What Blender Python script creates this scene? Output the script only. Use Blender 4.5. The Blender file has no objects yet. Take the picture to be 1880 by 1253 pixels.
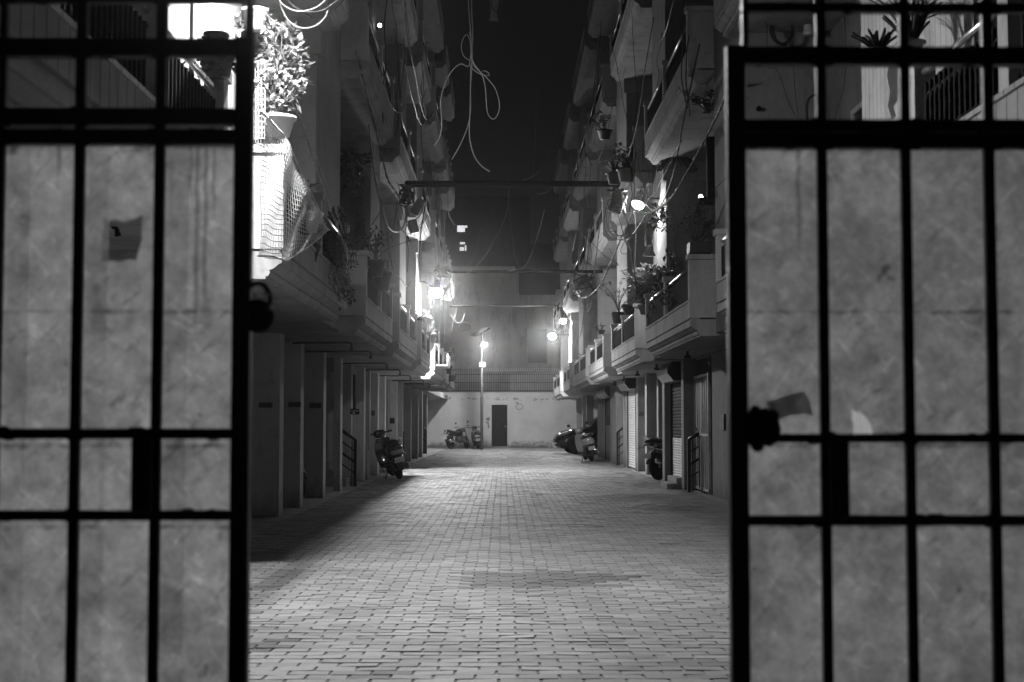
import bpy, bmesh, math, random
from mathutils import Vector, Matrix
from math import sin, cos, pi, radians, sqrt

# ------------------------------------------------------------------ scene, camera, light
scene = bpy.context.scene
COL = scene.collection
random.seed(7)

F = 2611.1                      # focal length in pixels of the 1880 px wide photograph (50 mm on 36 mm)
CAM = Vector((0.0, 0.0, 1.2))
FWD = Vector((18.0/F, 1.0, 151.5/F)).normalized()
RIGHT = FWD.cross(Vector((0, 0, 1))).normalized()
UP = RIGHT.cross(FWD).normalized()

cam_d = bpy.data.cameras.new('camera')
cam_d.lens = 50.0
cam_d.sensor_width = 36.0
cam_d.clip_start = 0.05
cam_d.clip_end = 2000
cam_d.dof.use_dof = True
cam_d.dof.focus_distance = 24.0
cam_d.dof.aperture_fstop = 4.5
cam = bpy.data.objects.new('camera', cam_d)
COL.objects.link(cam)
cam.matrix_world = Matrix(((RIGHT.x, UP.x, -FWD.x, CAM.x), (RIGHT.y, UP.y, -FWD.y, CAM.y),
                           (RIGHT.z, UP.z, -FWD.z, CAM.z), (0, 0, 0, 1)))
scene.camera = cam

w = bpy.data.worlds.new('World')
scene.world = w
w.use_nodes = True
wn = w.node_tree
sky = wn.nodes.new('ShaderNodeTexSky')
sky.sky_type = 'NISHITA'
sky.sun_disc = False
sky.sun_elevation = radians(-2)
bw = wn.nodes.new('ShaderNodeRGBToBW')
mx = wn.nodes.new('ShaderNodeMath'); mx.operation = 'MULTIPLY_ADD'
mx.inputs[1].default_value = 0.002
mx.inputs[2].default_value = 0.0042          # flat base black level of the night sky, also ambient fill
wn.links.new(sky.outputs[0], bw.inputs[0])
wn.links.new(bw.outputs[0], mx.inputs[0])
wn.links.new(mx.outputs[0], wn.nodes['Background'].inputs['Color'])
wn.nodes['Background'].inputs['Strength'].default_value = 1.0

scene.view_settings.view_transform = 'Standard'
scene.view_settings.look = 'None'
scene.view_settings.exposure = 0.0
scene.view_settings.gamma = 1.0
scene.view_settings.use_curve_mapping = False
scene.render.engine = 'CYCLES'
cy = scene.cycles
cy.use_denoising = True
cy.max_bounces = 6
cy.diffuse_bounces = 4
cy.glossy_bounces = 3
cy.transmission_bounces = 4
cy.transparent_max_bounces = 8
cy.volume_bounces = 0
cy.sample_clamp_indirect = 3.0
cy.sample_clamp_direct = 0.0
cy.caustics_reflective = False
cy.caustics_refractive = False

HAZE = .00055
# lamp outputs: radiance of each lamp's glowing cover
LAMP_L = dict(near=3300.0, left=2700.0, shade=560.0, right_far=1700.0, right_high=600.0,
              solar=3000.0, star=26.0, tiny=14.0)

# ------------------------------------------------------------------ pixel -> world
def ray(px, py):
    d = FWD*F + RIGHT*(px-940.0) + UP*(626.5-py)
    return d/d.y
def P(px, py, Y):
    return CAM + ray(px, py)*Y
def PXX(px, py, X):
    r = ray(px, py)
    return CAM + r*(X/r.x)

# ------------------------------------------------------------------ objects
ORG = {}
def empty(name, loc=(0, 0, 0), rz=0.0, rot=None):
    o = bpy.data.objects.new(name, None)
    COL.objects.link(o)
    o.location = loc
    o.rotation_euler = rot if rot else (0, 0, rz)
    o.empty_display_size = 0.1
    return o
def tag(o, label=None, cat=None, group=None, kind=None):
    if label: o['label'] = label
    if cat: o['category'] = cat
    if group: o['group'] = group
    if kind: o['kind'] = kind
    return o
def thing(name, label, cat, loc=(0, 0, 0), rz=0.0, group=None, local=False, rot=None):
    o = empty(name, loc, rz, rot)
    tag(o, label, cat, group)
    ORG[o.name] = Vector((0, 0, 0)) if local else Vector(loc)
    return o

class MB:
    def __init__(s):
        s.v = []; s.f = []; s.sm = []; s.mi = []
    def add(s, vs, fs, smooth=False, mi=0):
        b = len(s.v)
        s.v.extend([tuple(v) for v in vs])
        for f in fs:
            s.f.append(tuple(b+i for i in f)); s.sm.append(smooth); s.mi.append(mi)
        return s
    def box(s, x0, x1, y0, y1, z0, z1, mi=0):
        if x0 > x1: x0, x1 = x1, x0
        if y0 > y1: y0, y1 = y1, y0
        if z0 > z1: z0, z1 = z1, z0
        vs = [(x0,y0,z0),(x1,y0,z0),(x1,y1,z0),(x0,y1,z0),(x0,y0,z1),(x1,y0,z1),(x1,y1,z1),(x0,y1,z1)]
        return s.add(vs, [(0,3,2,1),(4,5,6,7),(0,1,5,4),(1,2,6,5),(2,3,7,6),(3,0,4,7)], mi=mi)
    def obox(s, c, ax, ay, az, hx, hy, hz):
        c = Vector(c)
        vs = [c+ax*(sx*hx)+ay*(sy*hy)+az*(sz*hz) for sz in (-1,1) for sx, sy in ((-1,-1),(1,-1),(1,1),(-1,1))]
        return s.add(vs, [(0,3,2,1),(4,5,6,7),(0,1,5,4),(1,2,6,5),(2,3,7,6),(3,0,4,7)])
    def prism_y(s, prof, y0, y1, sx=1):
        """closed profile of (x, z) extruded along y"""
        n = len(prof)
        vs = [(sx*x, y0, z) for x, z in prof] + [(sx*x, y1, z) for x, z in prof]
        fs = [(i, (i+1) % n, n+(i+1) % n, n+i) for i in range(n)]
        fs += [tuple(range(n-1, -1, -1)), tuple(range(n, 2*n))]
        return s.add(vs, fs)
    def tube(s, pts, r, n=6, cap=True, closed=False):
        pts = [Vector(p) for p in pts]
        m = len(pts)
        if m < 2: return s
        rs = r if isinstance(r, (list, tuple)) else [r]*m
        vs = []; prev = None
        for i, p in enumerate(pts):
            if closed: t = pts[(i+1) % m]-pts[i-1]
            else: t = pts[min(i+1, m-1)]-pts[max(i-1, 0)]
            if t.length < 1e-9: t = Vector((0, 0, 1))
            t.normalize()
            if prev is None:
                a = Vector((0, 0, 1)) if abs(t.z) < .9 else Vector((1, 0, 0))
                u = t.cross(a).normalized()
            else:
                u = prev-t*prev.dot(t)
                u = u.normalized() if u.length > 1e-6 else t.orthogonal().normalized()
            prev = u
            q = t.cross(u)
            for k in range(n):
                a = 2*pi*k/n
                vs.append(p+(u*cos(a)+q*sin(a))*rs[i])
        fs = []
        for i in range(m if closed else m-1):
            j = (i+1) % m
            for k in range(n):
                fs.append((i*n+k, i*n+(k+1) % n, j*n+(k+1) % n, j*n+k))
        if cap and not closed:
            fs.append(tuple(range(n-1, -1, -1))); fs.append(tuple((m-1)*n+k for k in range(n)))
        return s.add(vs, fs, smooth=n > 4)
    def lathe(s, prof, c=(0, 0, 0), n=20, axis='z', rot=None):
        """profile of (radius, height) turned about an axis through c"""
        c = Vector(c); vs = []
        for r, h in prof:
            for k in range(n):
                a = 2*pi*k/n
                v = Vector((r*cos(a), r*sin(a), h))
                if axis == 'x': v = Vector((h, r*cos(a), r*sin(a)))
                elif axis == 'y': v = Vector((r*cos(a), h, r*sin(a)))
                if rot is not None: v = rot @ v
                vs.append(c+v)
        m = len(prof); fs = []
        for i in range(m-1):
            for k in range(n):
                fs.append((i*n+k, i*n+(k+1) % n, (i+1)*n+(k+1) % n, (i+1)*n+k))
        if prof[0][0] > 1e-5: fs.append(tuple(range(n-1, -1, -1)))
        if prof[-1][0] > 1e-5: fs.append(tuple((m-1)*n+k for k in range(n)))
        return s.add(vs, fs, smooth=True)
    def sphere(s, c, r, n=12, sc=(1, 1, 1)):
        c = Vector(c); vs = [c+Vector((0, 0, -r*sc[2]))]; rows = n//2
        for i in range(1, rows):
            t = -pi/2+pi*i/rows
            for k in range(n):
                a = 2*pi*k/n
                vs.append(c+Vector((r*sc[0]*cos(t)*cos(a), r*sc[1]*cos(t)*sin(a), r*sc[2]*sin(t))))
        vs.append(c+Vector((0, 0, r*sc[2])))
        fs = [(0, 1+(k+1) % n, 1+k) for k in range(n)]
        for i in range(rows-2):
            for k in range(n):
                a = 1+i*n; b = a+n
                fs.append((a+k, a+(k+1) % n, b+(k+1) % n, b+k))
        l = len(vs)-1; a = 1+(rows-2)*n
        fs += [(a+k, a+(k+1) % n, l) for k in range(n)]
        return s.add(vs, fs, smooth=True)
    def loft(s, rings, smooth=True, cap=True):
        n = len(rings[0]); vs = [p for r in rings for p in r]; fs = []
        for i in range(len(rings)-1):
            for k in range(n):
                fs.append((i*n+k, i*n+(k+1) % n, (i+1)*n+(k+1) % n, (i+1)*n+k))
        if cap:
            fs.append(tuple(range(n-1, -1, -1))); fs.append(tuple((len(rings)-1)*n+k for k in range(n)))
        return s.add(vs, fs, smooth=smooth)
    def eloft(s, secs, n=16, e=2.4, axis='y'):
        """secs: (pos, cx, cz, rx, rz) superellipse sections along y (or along z: pos, cx, cy, rx, ry)"""
        rings = []
        for (p, cx, cz, rx, rz) in secs:
            ring = []
            for k in range(n):
                a = 2*pi*k/n; ca, sa = cos(a), sin(a)
                x = cx+rx*math.copysign(abs(ca)**(2/e), ca); z = cz+rz*math.copysign(abs(sa)**(2/e), sa)
                ring.append((x, p, z) if axis == 'y' else ((x, z, p) if axis == 'z' else (p, x, z)))
            rings.append(ring)
        return s.loft(rings)
    def build(s, name, mat, parent=None, bevel=0.0, mats=None):
        org = ORG.get(parent.name, Vector((0, 0, 0))) if parent else Vector((0, 0, 0))
        me = bpy.data.meshes.new(name)
        me.from_pydata([(v[0]-org.x, v[1]-org.y, v[2]-org.z) for v in s.v], [], s.f)
        me.polygons.foreach_set('use_smooth', s.sm)
        for m in (mats or [mat]): me.materials.append(m)
        if mats: me.polygons.foreach_set('material_index', s.mi)
        me.update()
        bm = bmesh.new(); bm.from_mesh(me)
        bmesh.ops.recalc_face_normals(bm, faces=bm.faces)
        bm.to_mesh(me); bm.free()
        o = bpy.data.objects.new(name, me)
        COL.objects.link(o)
        if parent:
            o.parent = parent
            ORG[o.name] = org
        if bevel > 0:
            b = o.modifiers.new('bevel', 'BEVEL'); b.width = bevel; b.segments = 2; b.limit_method = 'ANGLE'
        return o
    def build_top(s, name, mat, label, cat, group=None, kind=None, bevel=0.0, mats=None):
        """one-mesh thing with its origin at its own base"""
        xs = [v[0] for v in s.v]; ys = [v[1] for v in s.v]; zs = [v[2] for v in s.v]
        c = Vector(((min(xs)+max(xs))/2, (min(ys)+max(ys))/2, min(zs)))
        s.v = [(v[0]-c.x, v[1]-c.y, v[2]-c.z) for v in s.v]
        o = s.build(name, mat, None, bevel, mats)
        o.location = c
        return tag(o, label, cat, group, kind)

# ------------------------------------------------------------------ materials
MAT = {}
def nodes_of(name):
    m = bpy.data.materials.new(name); m.use_nodes = True
    nt = m.node_tree; b = nt.nodes['Principled BSDF']
    return m, nt, b
def g3(v): return (v, v, v, 1)
def noise(nt, vec, scale, detail=4, rough=.6):
    n = nt.nodes.new('ShaderNodeTexNoise'); n.inputs['Scale'].default_value = scale
    n.inputs['Detail'].default_value = detail; n.inputs['Roughness'].default_value = rough
    if vec is not None: nt.links.new(vec, n.inputs['Vector'])
    return n.outputs['Fac']
def ramp(nt, fac, stops):
    r = nt.nodes.new('ShaderNodeValToRGB'); e = r.color_ramp.elements
    while len(e) < len(stops): e.new(.5)
    for i, (p, v) in enumerate(stops):
        e[i].position = p; e[i].color = g3(v)
    nt.links.new(fac, r.inputs['Fac'])
    return r.outputs['Color']
def mapping(nt, src, scale=(1, 1, 1)):
    m = nt.nodes.new('ShaderNodeMapping'); m.inputs['Scale'].default_value = scale
    nt.links.new(src, m.inputs['Vector']); return m.outputs['Vector']
def mathn(nt, op, a, b=None, c=None):
    n = nt.nodes.new('ShaderNodeMath'); n.operation = op
    for i, x in enumerate((a, b, c)):
        if x is None: continue
        if isinstance(x, (int, float)): n.inputs[i].default_value = x
        else: nt.links.new(x, n.inputs[i])
    return n.outputs[0]
def mult(nt, a, b):
    n = nt.nodes.new('ShaderNodeMix'); n.data_type = 'RGBA'; n.blend_type = 'MULTIPLY'
    n.inputs[0].default_value = 1.0
    nt.links.new(a, n.inputs[6]); nt.links.new(b, n.inputs[7]); return n.outputs[2]
def bump(nt, b, h, strength=.3, dist=.01):
    n = nt.nodes.new('ShaderNodeBump'); n.inputs['Strength'].default_value = strength
    n.inputs['Distance'].default_value = dist
    nt.links.new(h, n.inputs['Height']); nt.links.new(n.outputs[0], b.inputs['Normal'])
def pos(nt):
    return nt.nodes.new('ShaderNodeNewGeometry').outputs['Position']
def objc(nt):
    return nt.nodes.new('ShaderNodeTexCoord').outputs['Object']

def plaster(name, base, streak=.75, groove=0.0, rough=.85):
    m, nt, b = nodes_of(name)
    p = pos(nt)
    a = ramp(nt, noise(nt, p, 1.1, 5, .65), [(.25, base*.8), (.75, base*1.12)])
    st = ramp(nt, noise(nt, mapping(nt, p, (2.2, 2.2, .5)), 1.3, 6, .75), [(.36, streak), (.50, 1.0)])
    c = mult(nt, a, st)
    spot = noise(nt, p, 5.5, 6, .8)
    c = mult(nt, c, ramp(nt, spot, [(.30, .72), (.42, 1.0)]))
    fine = noise(nt, p, 38, 4, .6)
    # splashed dirt at the foot of the ground-floor walls and chipped patches
    sz_ = nt.nodes.new('ShaderNodeSeparateXYZ'); nt.links.new(p, sz_.inputs[0])
    ft_ = mathn(nt, 'ADD', mathn(nt, 'MULTIPLY', sz_.outputs[2], 1.3), noise(nt, mapping(nt, p, (3, 3, 1.2)), 2.2, 6, .8))
    c = mult(nt, c, ramp(nt, ft_, [(.45, .45), (.95, 1.0)]))
    c = mult(nt, c, ramp(nt, noise(nt, p, 2.6, 8, .85), [(.28, .55), (.36, 1.0)]))
    c = mult(nt, c, ramp(nt, fine, [(.3, .86), (.7, 1.0)]))
    if groove:
        sp = nt.nodes.new('ShaderNodeSeparateXYZ'); nt.links.new(p, sp.inputs[0])
        fr = mathn(nt, 'FRACT', mathn(nt, 'DIVIDE', sp.outputs[1], groove))
        d = mathn(nt, 'ABSOLUTE', mathn(nt, 'SUBTRACT', fr, .5))
        gline = ramp(nt, d, [(.44, 1.0), (.475, .35)])
        nn = nt.nodes.new('ShaderNodeSeparateXYZ'); nt.links.new(nt.nodes.new('ShaderNodeNewGeometry').outputs['Normal'], nn.inputs[0])
        flat = mathn(nt, 'LESS_THAN', mathn(nt, 'ABSOLUTE', nn.outputs[0]), .9)
        # grooves only on the parapet faces, not on the mouldings under them
        zz = mathn(nt, 'MODULO', mathn(nt, 'SUBTRACT', sp.outputs[2], 2.2), 3.3)
        low = mathn(nt, 'LESS_THAN', zz, .372)
        keep = mathn(nt, 'MAXIMUM', flat, low)
        gm = nt.nodes.new('ShaderNodeMix'); gm.data_type = 'RGBA'; gm.inputs[7].default_value = g3(1)
        nt.links.new(keep, gm.inputs[0]); nt.links.new(gline, gm.inputs[6])
        c = mult(nt, c, gm.outputs[2])
    nt.links.new(c, b.inputs['Base Color'])
    b.inputs['Roughness'].default_value = rough
    b.inputs['Specular IOR Level'].default_value = .2
    bump(nt, b, fine, .25, .006)
    MAT[name] = m; return m
def plain(name, base, rough=.6, metal=0.0, var=.25, scale=9, bmp=.0, spec=.5, coat=0.0):
    m, nt, b = nodes_of(name)
    n = noise(nt, objc(nt), scale, 5, .65)
    nt.links.new(ramp(nt, n, [(.3, base*(1-var)), (.7, base*(1+var))]), b.inputs['Base Color'])
    nt.links.new(ramp(nt, n, [(.3, min(1, rough*1.15)), (.7, rough*.85)]), b.inputs['Roughness'])
    b.inputs['Metallic'].default_value = metal
    b.inputs['Specular IOR Level'].default_value = spec
    if coat: b.inputs['Coat Weight'].default_value = coat
    if bmp: bump(nt, b, noise(nt, objc(nt), scale*4, 4), bmp, .005)
    MAT[name] = m; return m
def emit(name, L, body=.8):
    m, nt, b = nodes_of(name)
    b.inputs['Base Color'].default_value = g3(body)
    b.inputs['Emission Color'].default_value = g3(1)
    b.inputs['Emission Strength'].default_value = L
    MAT[name] = m; return m
def leafmat(name, base, trans=.25):
    m, nt, b = nodes_of(name)
    rnd = nt.nodes.new('ShaderNodeNewGeometry').outputs['Random Per Island']
    c = ramp(nt, rnd, [(0, base*.55), (1, base*1.4)])
    nt.links.new(c, b.inputs['Base Color']); b.inputs['Roughness'].default_value = .45
    t = nt.nodes.new('ShaderNodeBsdfTranslucent'); nt.links.new(c, t.inputs['Color'])
    mxs = nt.nodes.new('ShaderNodeMixShader'); mxs.inputs[0].default_value = trans
    nt.links.new(b.outputs[0], mxs.inputs[1]); nt.links.new(t.outputs[0], mxs.inputs[2])
    nt.links.new(mxs.outputs[0], nt.nodes['Material Output'].inputs['Surface'])
    MAT[name] = m; return m

plaster('plaster', .31)
plaster('plaster_light', .50, .75)
plaster('column_paint', .66, .8)
plaster('plaster_grooved', .36, .68, groove=.145)
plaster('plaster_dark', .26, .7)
plaster('pier_grooved', .42, .72, groove=.11)
for _n in list(MAT['pier_grooved'].node_tree.nodes):
    if _n.type == 'MATH' and _n.operation == 'MAXIMUM': _n.operation = 'MINIMUM'
plaster('stained_wall', .55, .6)
plaster('far_wall', .33, .7)
plaster('night_wall', .045, .7)
plain('concrete', .28, .9, 0, .3, 3, .4, .2)
plain('black_paint', .012, .5, 0, .35, 30, .35, .5)
plain('pipe_paint', .012, .85, 0, .3, 14, .2, .1)
plain('black_iron', .015, .85, 0, .35, 20, .3, .08)
plain('steel', .45, .3, .9, .2, 12)
plain('chrome', .7, .12, 1.0, .1, 6)
plain('dark_metal', .04, .6, .2, .3, 14, 0, .25)
plain('shutter_light', .55, .5, .25, .12, 6)
plain('shutter_dark', .02, .8, 0, .2, 6, 0, .1)
plain('hood_metal', .42, .45, .4, .2, 5)
plain('rubber', .015, .8, 0, .3, 20, .2, .3)
plain('black_plastic', .02, .4, 0, .25, 12)
plain('dark_body', .025, .2, .2, .2, 3, 0, .6, .8)
plain('silver_body', .50, .25, .35, .12, 3, 0, .6, .7)
plain('car_paint', .018, .2, .2, .15, 2, 0, .6, .9)
plain('seat_vinyl', .03, .55, 0, .25, 12, .2)
plain('plate_white', .7, .5, 0, .06, 8)
plain('lens', .35, .12, 0, .1, 5, 0, .8)
plain('cable_grey', .10, .45, 0, .15, 8)
plain('cable_mid', .10, .45, 0, .15, 8)
plain('plate_grey', .22, .6, 0, .06, 8)
plain('pole_paint', .03, .6, .1, .2, 8)
plain('cable_dark', .035, .5, 0, .3, 8)
plain('net_cord', .62, .7, 0, .15, 10)
plain('terracotta', .22, .8, 0, .25, 10, .2)
plain('white_pot', .72, .5, 0, .1, 8)
plain('dark_pot', .03, .5, 0, .3, 8)
plain('bark', .10, .9, 0, .4, 18, .5)
plain('cloth', .6, .85, 0, .2, 12, .3)
plain('poly_sack', .14, .35, 0, .25, 10, .3)
plain('dark_door', .025, .8, 0, .25, 6, 0, .1)
plain('glass_dark', .02, .08, 0, .2, 3, 0, .8)
plain('white_frame', .6, .5, 0, .1, 8)
plain('panel_dark', .025, .25, .2, .15, 6)
plain('joint_sand', .20, .95, 0, .4, 30, .4)
plain('soil', .06, .95, 0, .4, 20, .4)
leafmat('leaf_pale', .50, .3)
leafmat('leaf_mid', .14, .25)
leafmat('leaf_dark', .05, .2)
leafmat('leaf_bright', .42, .3)

# pavers: random grey for each stone
def paver(name, lo, hi):
    m, nt, b = nodes_of(name)
    gnode = nt.nodes.new('ShaderNodeNewGeometry')
    c = ramp(nt, gnode.outputs['Random Per Island'], [(0, lo), (1, hi)])
    p = gnode.outputs['Position']
    c = mult(nt, c, ramp(nt, noise(nt, p, .55, 5, .65), [(.32, .62), (.62, 1.0)]))
    c = mult(nt, c, ramp(nt, noise(nt, mapping(nt, p, (1.2, 4, 1)), 1.5, 5, .7), [(.35, .75), (.6, 1.0)]))
    f = noise(nt, p, 70, 4, .7)
    c = mult(nt, c, ramp(nt, f, [(.3, .78), (.7, 1.05)]))
    nt.links.new(c, b.inputs['Base Color'])
    b.inputs['Roughness'].default_value = .62
    b.inputs['Specular IOR Level'].default_value = .4
    bump(nt, b, f, .5, .004)
    MAT[name] = m; return m
paver('paver', .24, .39)
paver('paver_damp', .10, .15)

# paint runs on the left leaf: x, lowest z, half width
DRIPS = [(P(357, 400, 2.9).x, P(357, 560, 2.9).z, .007), (P(373, 400, 2.9).x, P(373, 520, 2.9).z, .006), (P(345, 400, 2.9).x, P(345, 330, 2.9).z, .006), (P(388, 400, 2.9).x, P(388, 360, 2.9).z, .005), (P(102, 300, 2.9).x, P(102, 300, 2.9).z, .006), (P(1470, 400, 2.9).x, P(1470, 420, 2.9).z, .008)]
def sheetmat(name, tr):
    """weathered translucent plastic sheeting, lit through from the lane"""
    m, nt, b = nodes_of(name)
    p = pos(nt)
    big = ramp(nt, noise(nt, p, 5.5, 6, .7), [(.3, .55), (.7, 1.05)])
    scr = ramp(nt, noise(nt, mapping(nt, p, (11, 1, 11)), 1.0, 6, .85), [(.34, .66), (.60, 1.0)])
    run = ramp(nt, noise(nt, mapping(nt, p, (16, 1, 1.6)), 1.3, 3, .6), [(.22, .7), (.34, 1.0)])
    mot = ramp(nt, noise(nt, mapping(nt, p, (1, 1, 1)), 21, 6, .8), [(.32, .60), (.62, 1.05)])
    c = mult(nt, mult(nt, mult(nt, big, scr), run), mot)
    # creases and scratches are paler; grime gathers along the rails
    def scratch(ang, sx, sz, lo):
        mp = nt.nodes.new('ShaderNodeMapping'); mp.inputs['Rotation'].default_value = (0, ang, 0)
        nt.links.new(p, mp.inputs['Vector'])
        return ramp(nt, noise(nt, mapping(nt, mp.outputs['Vector'], (sx, 1, sz)), 1.0, 3, .6), [(lo, 1.0), (lo+.08, 1.32)])
    for ang, sx, sz, lo in ((.75, 62, 11, .60), (-.6, 70, 12, .62), (1.15, 50, 9, .62), (.3, 80, 13, .63)):
        c = mult(nt, c, scratch(ang, sx, sz, lo))
    dk = nt.nodes.new('ShaderNodeMapping'); dk.inputs['Rotation'].default_value = (0, -.8, 0); nt.links.new(p, dk.inputs['Vector'])
    c = mult(nt, c, ramp(nt, noise(nt, mapping(nt, dk.outputs['Vector'], (46, 1, 11)), 1.0, 4, .7), [(.33, .62), (.43, 1.0)]))
    c = mult(nt, c, ramp(nt, noise(nt, p, 17, 3, .6), [(.24, .35), (.31, 1.0)]))
    sp = nt.nodes.new('ShaderNodeSeparateXYZ'); nt.links.new(p, sp.inputs[0])
    gn = noise(nt, mapping(nt, p, (18, 1, 30)), 1.0, 4, .8)
    for zr, hgt in ((1.43, .022), (1.77, .05), (1.175, .035), (1.005, .03), (1.155, .03), (.99, .03)):
        d = mathn(nt, 'DIVIDE', mathn(nt, 'ABSOLUTE', mathn(nt, 'SUBTRACT', sp.outputs[2], zr)), hgt)
        c = mult(nt, c, ramp(nt, mathn(nt, 'ADD', d, mathn(nt, 'MULTIPLY', gn, 1.6)), [(.62, .25), (1.05, 1.0)]))
    for xd, zend, wd in DRIPS:
        wob = mathn(nt, 'MULTIPLY', mathn(nt, 'SUBTRACT', noise(nt, mapping(nt, p, (0, 0, 7)), 1.0, 2), .5), .02)
        dx = mathn(nt, 'DIVIDE', mathn(nt, 'ABSOLUTE', mathn(nt, 'SUBTRACT', mathn(nt, 'ADD', sp.outputs[0], wob), xd)), wd)
        dz = mathn(nt, 'MAXIMUM', mathn(nt, 'DIVIDE', mathn(nt, 'SUBTRACT', zend, sp.outputs[2]), .06), 0.0)
        c = mult(nt, c, ramp(nt, mathn(nt, 'ADD', dx, dz), [(.25, .55), (1.0, 1.0)]))
    t = nt.nodes.new('ShaderNodeBsdfTranslucent')
    n2 = nt.nodes.new('ShaderNodeMix'); n2.data_type = 'RGBA'; n2.blend_type = 'MULTIPLY'; n2.inputs[0].default_value = 1
    nt.links.new(c, n2.inputs[6]); n2.inputs[7].default_value = g3(tr)
    nt.links.new(n2.outputs[2], t.inputs['Color'])
    b.inputs['Base Color'].default_value = g3(.3); b.inputs['Roughness'].default_value = .6
    ms = nt.nodes.new('ShaderNodeMixShader'); ms.inputs[0].default_value = .8
    nt.links.new(b.outputs[0], ms.inputs[1]); nt.links.new(t.outputs[0], ms.inputs[2])
    nt.links.new(ms.outputs[0], nt.nodes['Material Output'].inputs['Surface'])
    MAT[name] = m; return m
sheetmat('sheet', .76)
sheetmat('sheet_right', .60)
sheetmat('sheet_patch', .95)
sheetmat('sheet_strip', .9)
_t = MAT['sheet_strip'].node_tree; _o = _t.nodes['Material Output'].inputs['Surface']
_m = _t.nodes.new('ShaderNodeMixShader'); _m.inputs[0].default_value = .66; _x = _t.nodes.new('ShaderNodeBsdfTransparent')
_s = _o.links[0].from_socket; _t.links.new(_s, _m.inputs[1]); _t.links.new(_x.outputs[0], _m.inputs[2]); _t.links.new(_m.outputs[0], _o)
# ------------------------------------------------------------------ ground
def strip(name, x0, x1, y0, y1, z, mat, t=.02):
    o = MB().box(x0, x1, y0, y1, z-t, z).build(name, MAT[mat])
    o['kind'] = 'structure'; return o
strip('ground', -44, 44, -15, 138, -.06, 'concrete')
strip('parking_floor', -9, -2.72, -2, 71.0, .004, 'concrete')
strip('parking_floor', 3.36, 10, -2, 71.0, .004, 'concrete')
strip('street_ground', -9, 10, -12, -2.02, -.004, 'concrete')

def in_damp(x, y):
    r = random.random()
    if ((x-.28)/1.05)**2+((y-11.05)/.95)**2 < .25+.6*r*r: return True
    if ((x+1.35)/.55)**2+((y-7.75)/.35)**2 < .7*r: return True
    if ((x+.55)/.35)**2+((y-6.9)/.25)**2 < .45*r: return True
    if ((x+.3)/3.2)**2+((y-16.9)/.8)**2 < .35*r: return True
    if ((x-2.3)/.9)**2+((y-20.5)/1.6)**2 < .5*r: return True
    return r > .992
mb = MB()
PW, PD = .2, .115
row = 0; y = 1.6
while y < 71.0:
    off = (row % 2)*PW/2+random.uniform(-.008, .008)
    x = -2.72-PW/2+off
    while x < 3.38:
        x0, x1 = max(x, -2.72), min(x+PW, 3.36)
        if x1-x0 > .04:
            g = .0026; s_ = .005
            a0, a1, b0, b1 = x0+g, x1-g, y+g*.9, y+PD-g*.9
            h = random.gauss(0, .0009); tx = random.gauss(0, .0011); ty = random.gauss(0, .0008)
            j = lambda q=.0012: random.uniform(-q, q)
            bot = [(a0+j(), b0+j(), -.02), (a1+j(), b0+j(), -.02), (a1+j(), b1+j(), -.02), (a0+j(), b1+j(), -.02)]
            top = [(a0+s_+j(), b0+s_*.8+j(), h-tx-ty), (a1-s_+j(), b0+s_*.8+j(), h+tx-ty),
                   (a1-s_+j(), b1-s_*.8+j(), h+tx+ty), (a0+s_+j(), b1-s_*.8+j(), h-tx+ty)]
            mi = 1 if in_damp((x0+x1)/2, y+PD/2) else 0
            mb.add(bot+top, [(4, 5, 6, 7), (0, 1, 5, 4), (1, 2, 6, 5), (2, 3, 7, 6), (3, 0, 4, 7)], mi=mi)
        x += PW
    y += PD; row += 1
pav = mb.build('paved_lane', None, mats=[MAT['paver'], MAT['paver_damp']])
pav['kind'] = 'structure'
strip('sand_bed', -2.72, 3.36, -2, 71.0, -.0075, 'joint_sand')

# ------------------------------------------------------------------ apartment rows
LH = 3.3
def mould(Xp, dz, top=2.82, deep=1.3):
    pr = [(Xp+.13, 2.34), (Xp+.13, 2.362), (Xp+.108, 2.364), (Xp+.108, 2.372), (Xp+.098, 2.385), (Xp+.097, 2.40), (Xp+.104, 2.413),
          (Xp+.085, 2.416), (Xp+.06, 2.43), (Xp+.04, 2.445), (Xp+.025, 2.462), (Xp+.004, 2.466), (Xp+.004, 2.545),
          (Xp+.022, 2.55), (Xp+.022, 2.57), (Xp, 2.574), (Xp, top-.03), (Xp-.014, top-.028), (Xp-.014, top),
          (Xp+.13, top), (Xp+.13, 2.56), (Xp+deep, 2.56), (Xp+deep, 2.37)]
    return [(x, z+dz) for x, z in pr]

def railing(s, Xp, ya, yb, dz, parent, arches=False):
    m = MB(); x = s*(Xp+.05)
    m.tube([(x, ya, 3.275+dz), (x, yb, 3.275+dz)], .021, 8)
    nb = len(m.f)
    m.tube([(x, ya, 3.195+dz), (x, yb, 3.195+dz)], .011, 6)
    m.tube([(x, ya, 2.87+dz), (x, yb, 2.87+dz)], .011, 6)
    n = max(3, int((yb-ya)/.085)); d = (yb-ya)/n
    for i in range(1, n):
        yy = ya+d*i
        m.box(x-.022, x+.022, yy-.011, yy+.011, 2.87+dz, 3.195+dz)
    if arches:
        for i in range(0, n-1):
            yy = ya+d*(i+.5); q = []
            for k in range(9):
                a = pi*k/8
                q.append((x-s*.012, yy+d*.62*cos(a), 2.98+dz+.15*sin(a)))
            m.tube(q, .010, 5)
    m.mi = [0]*nb+[1]*(len(m.f)-nb)
    return m.build('railing', None, parent, mats=[MAT['steel'], MAT['black_iron']])

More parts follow.
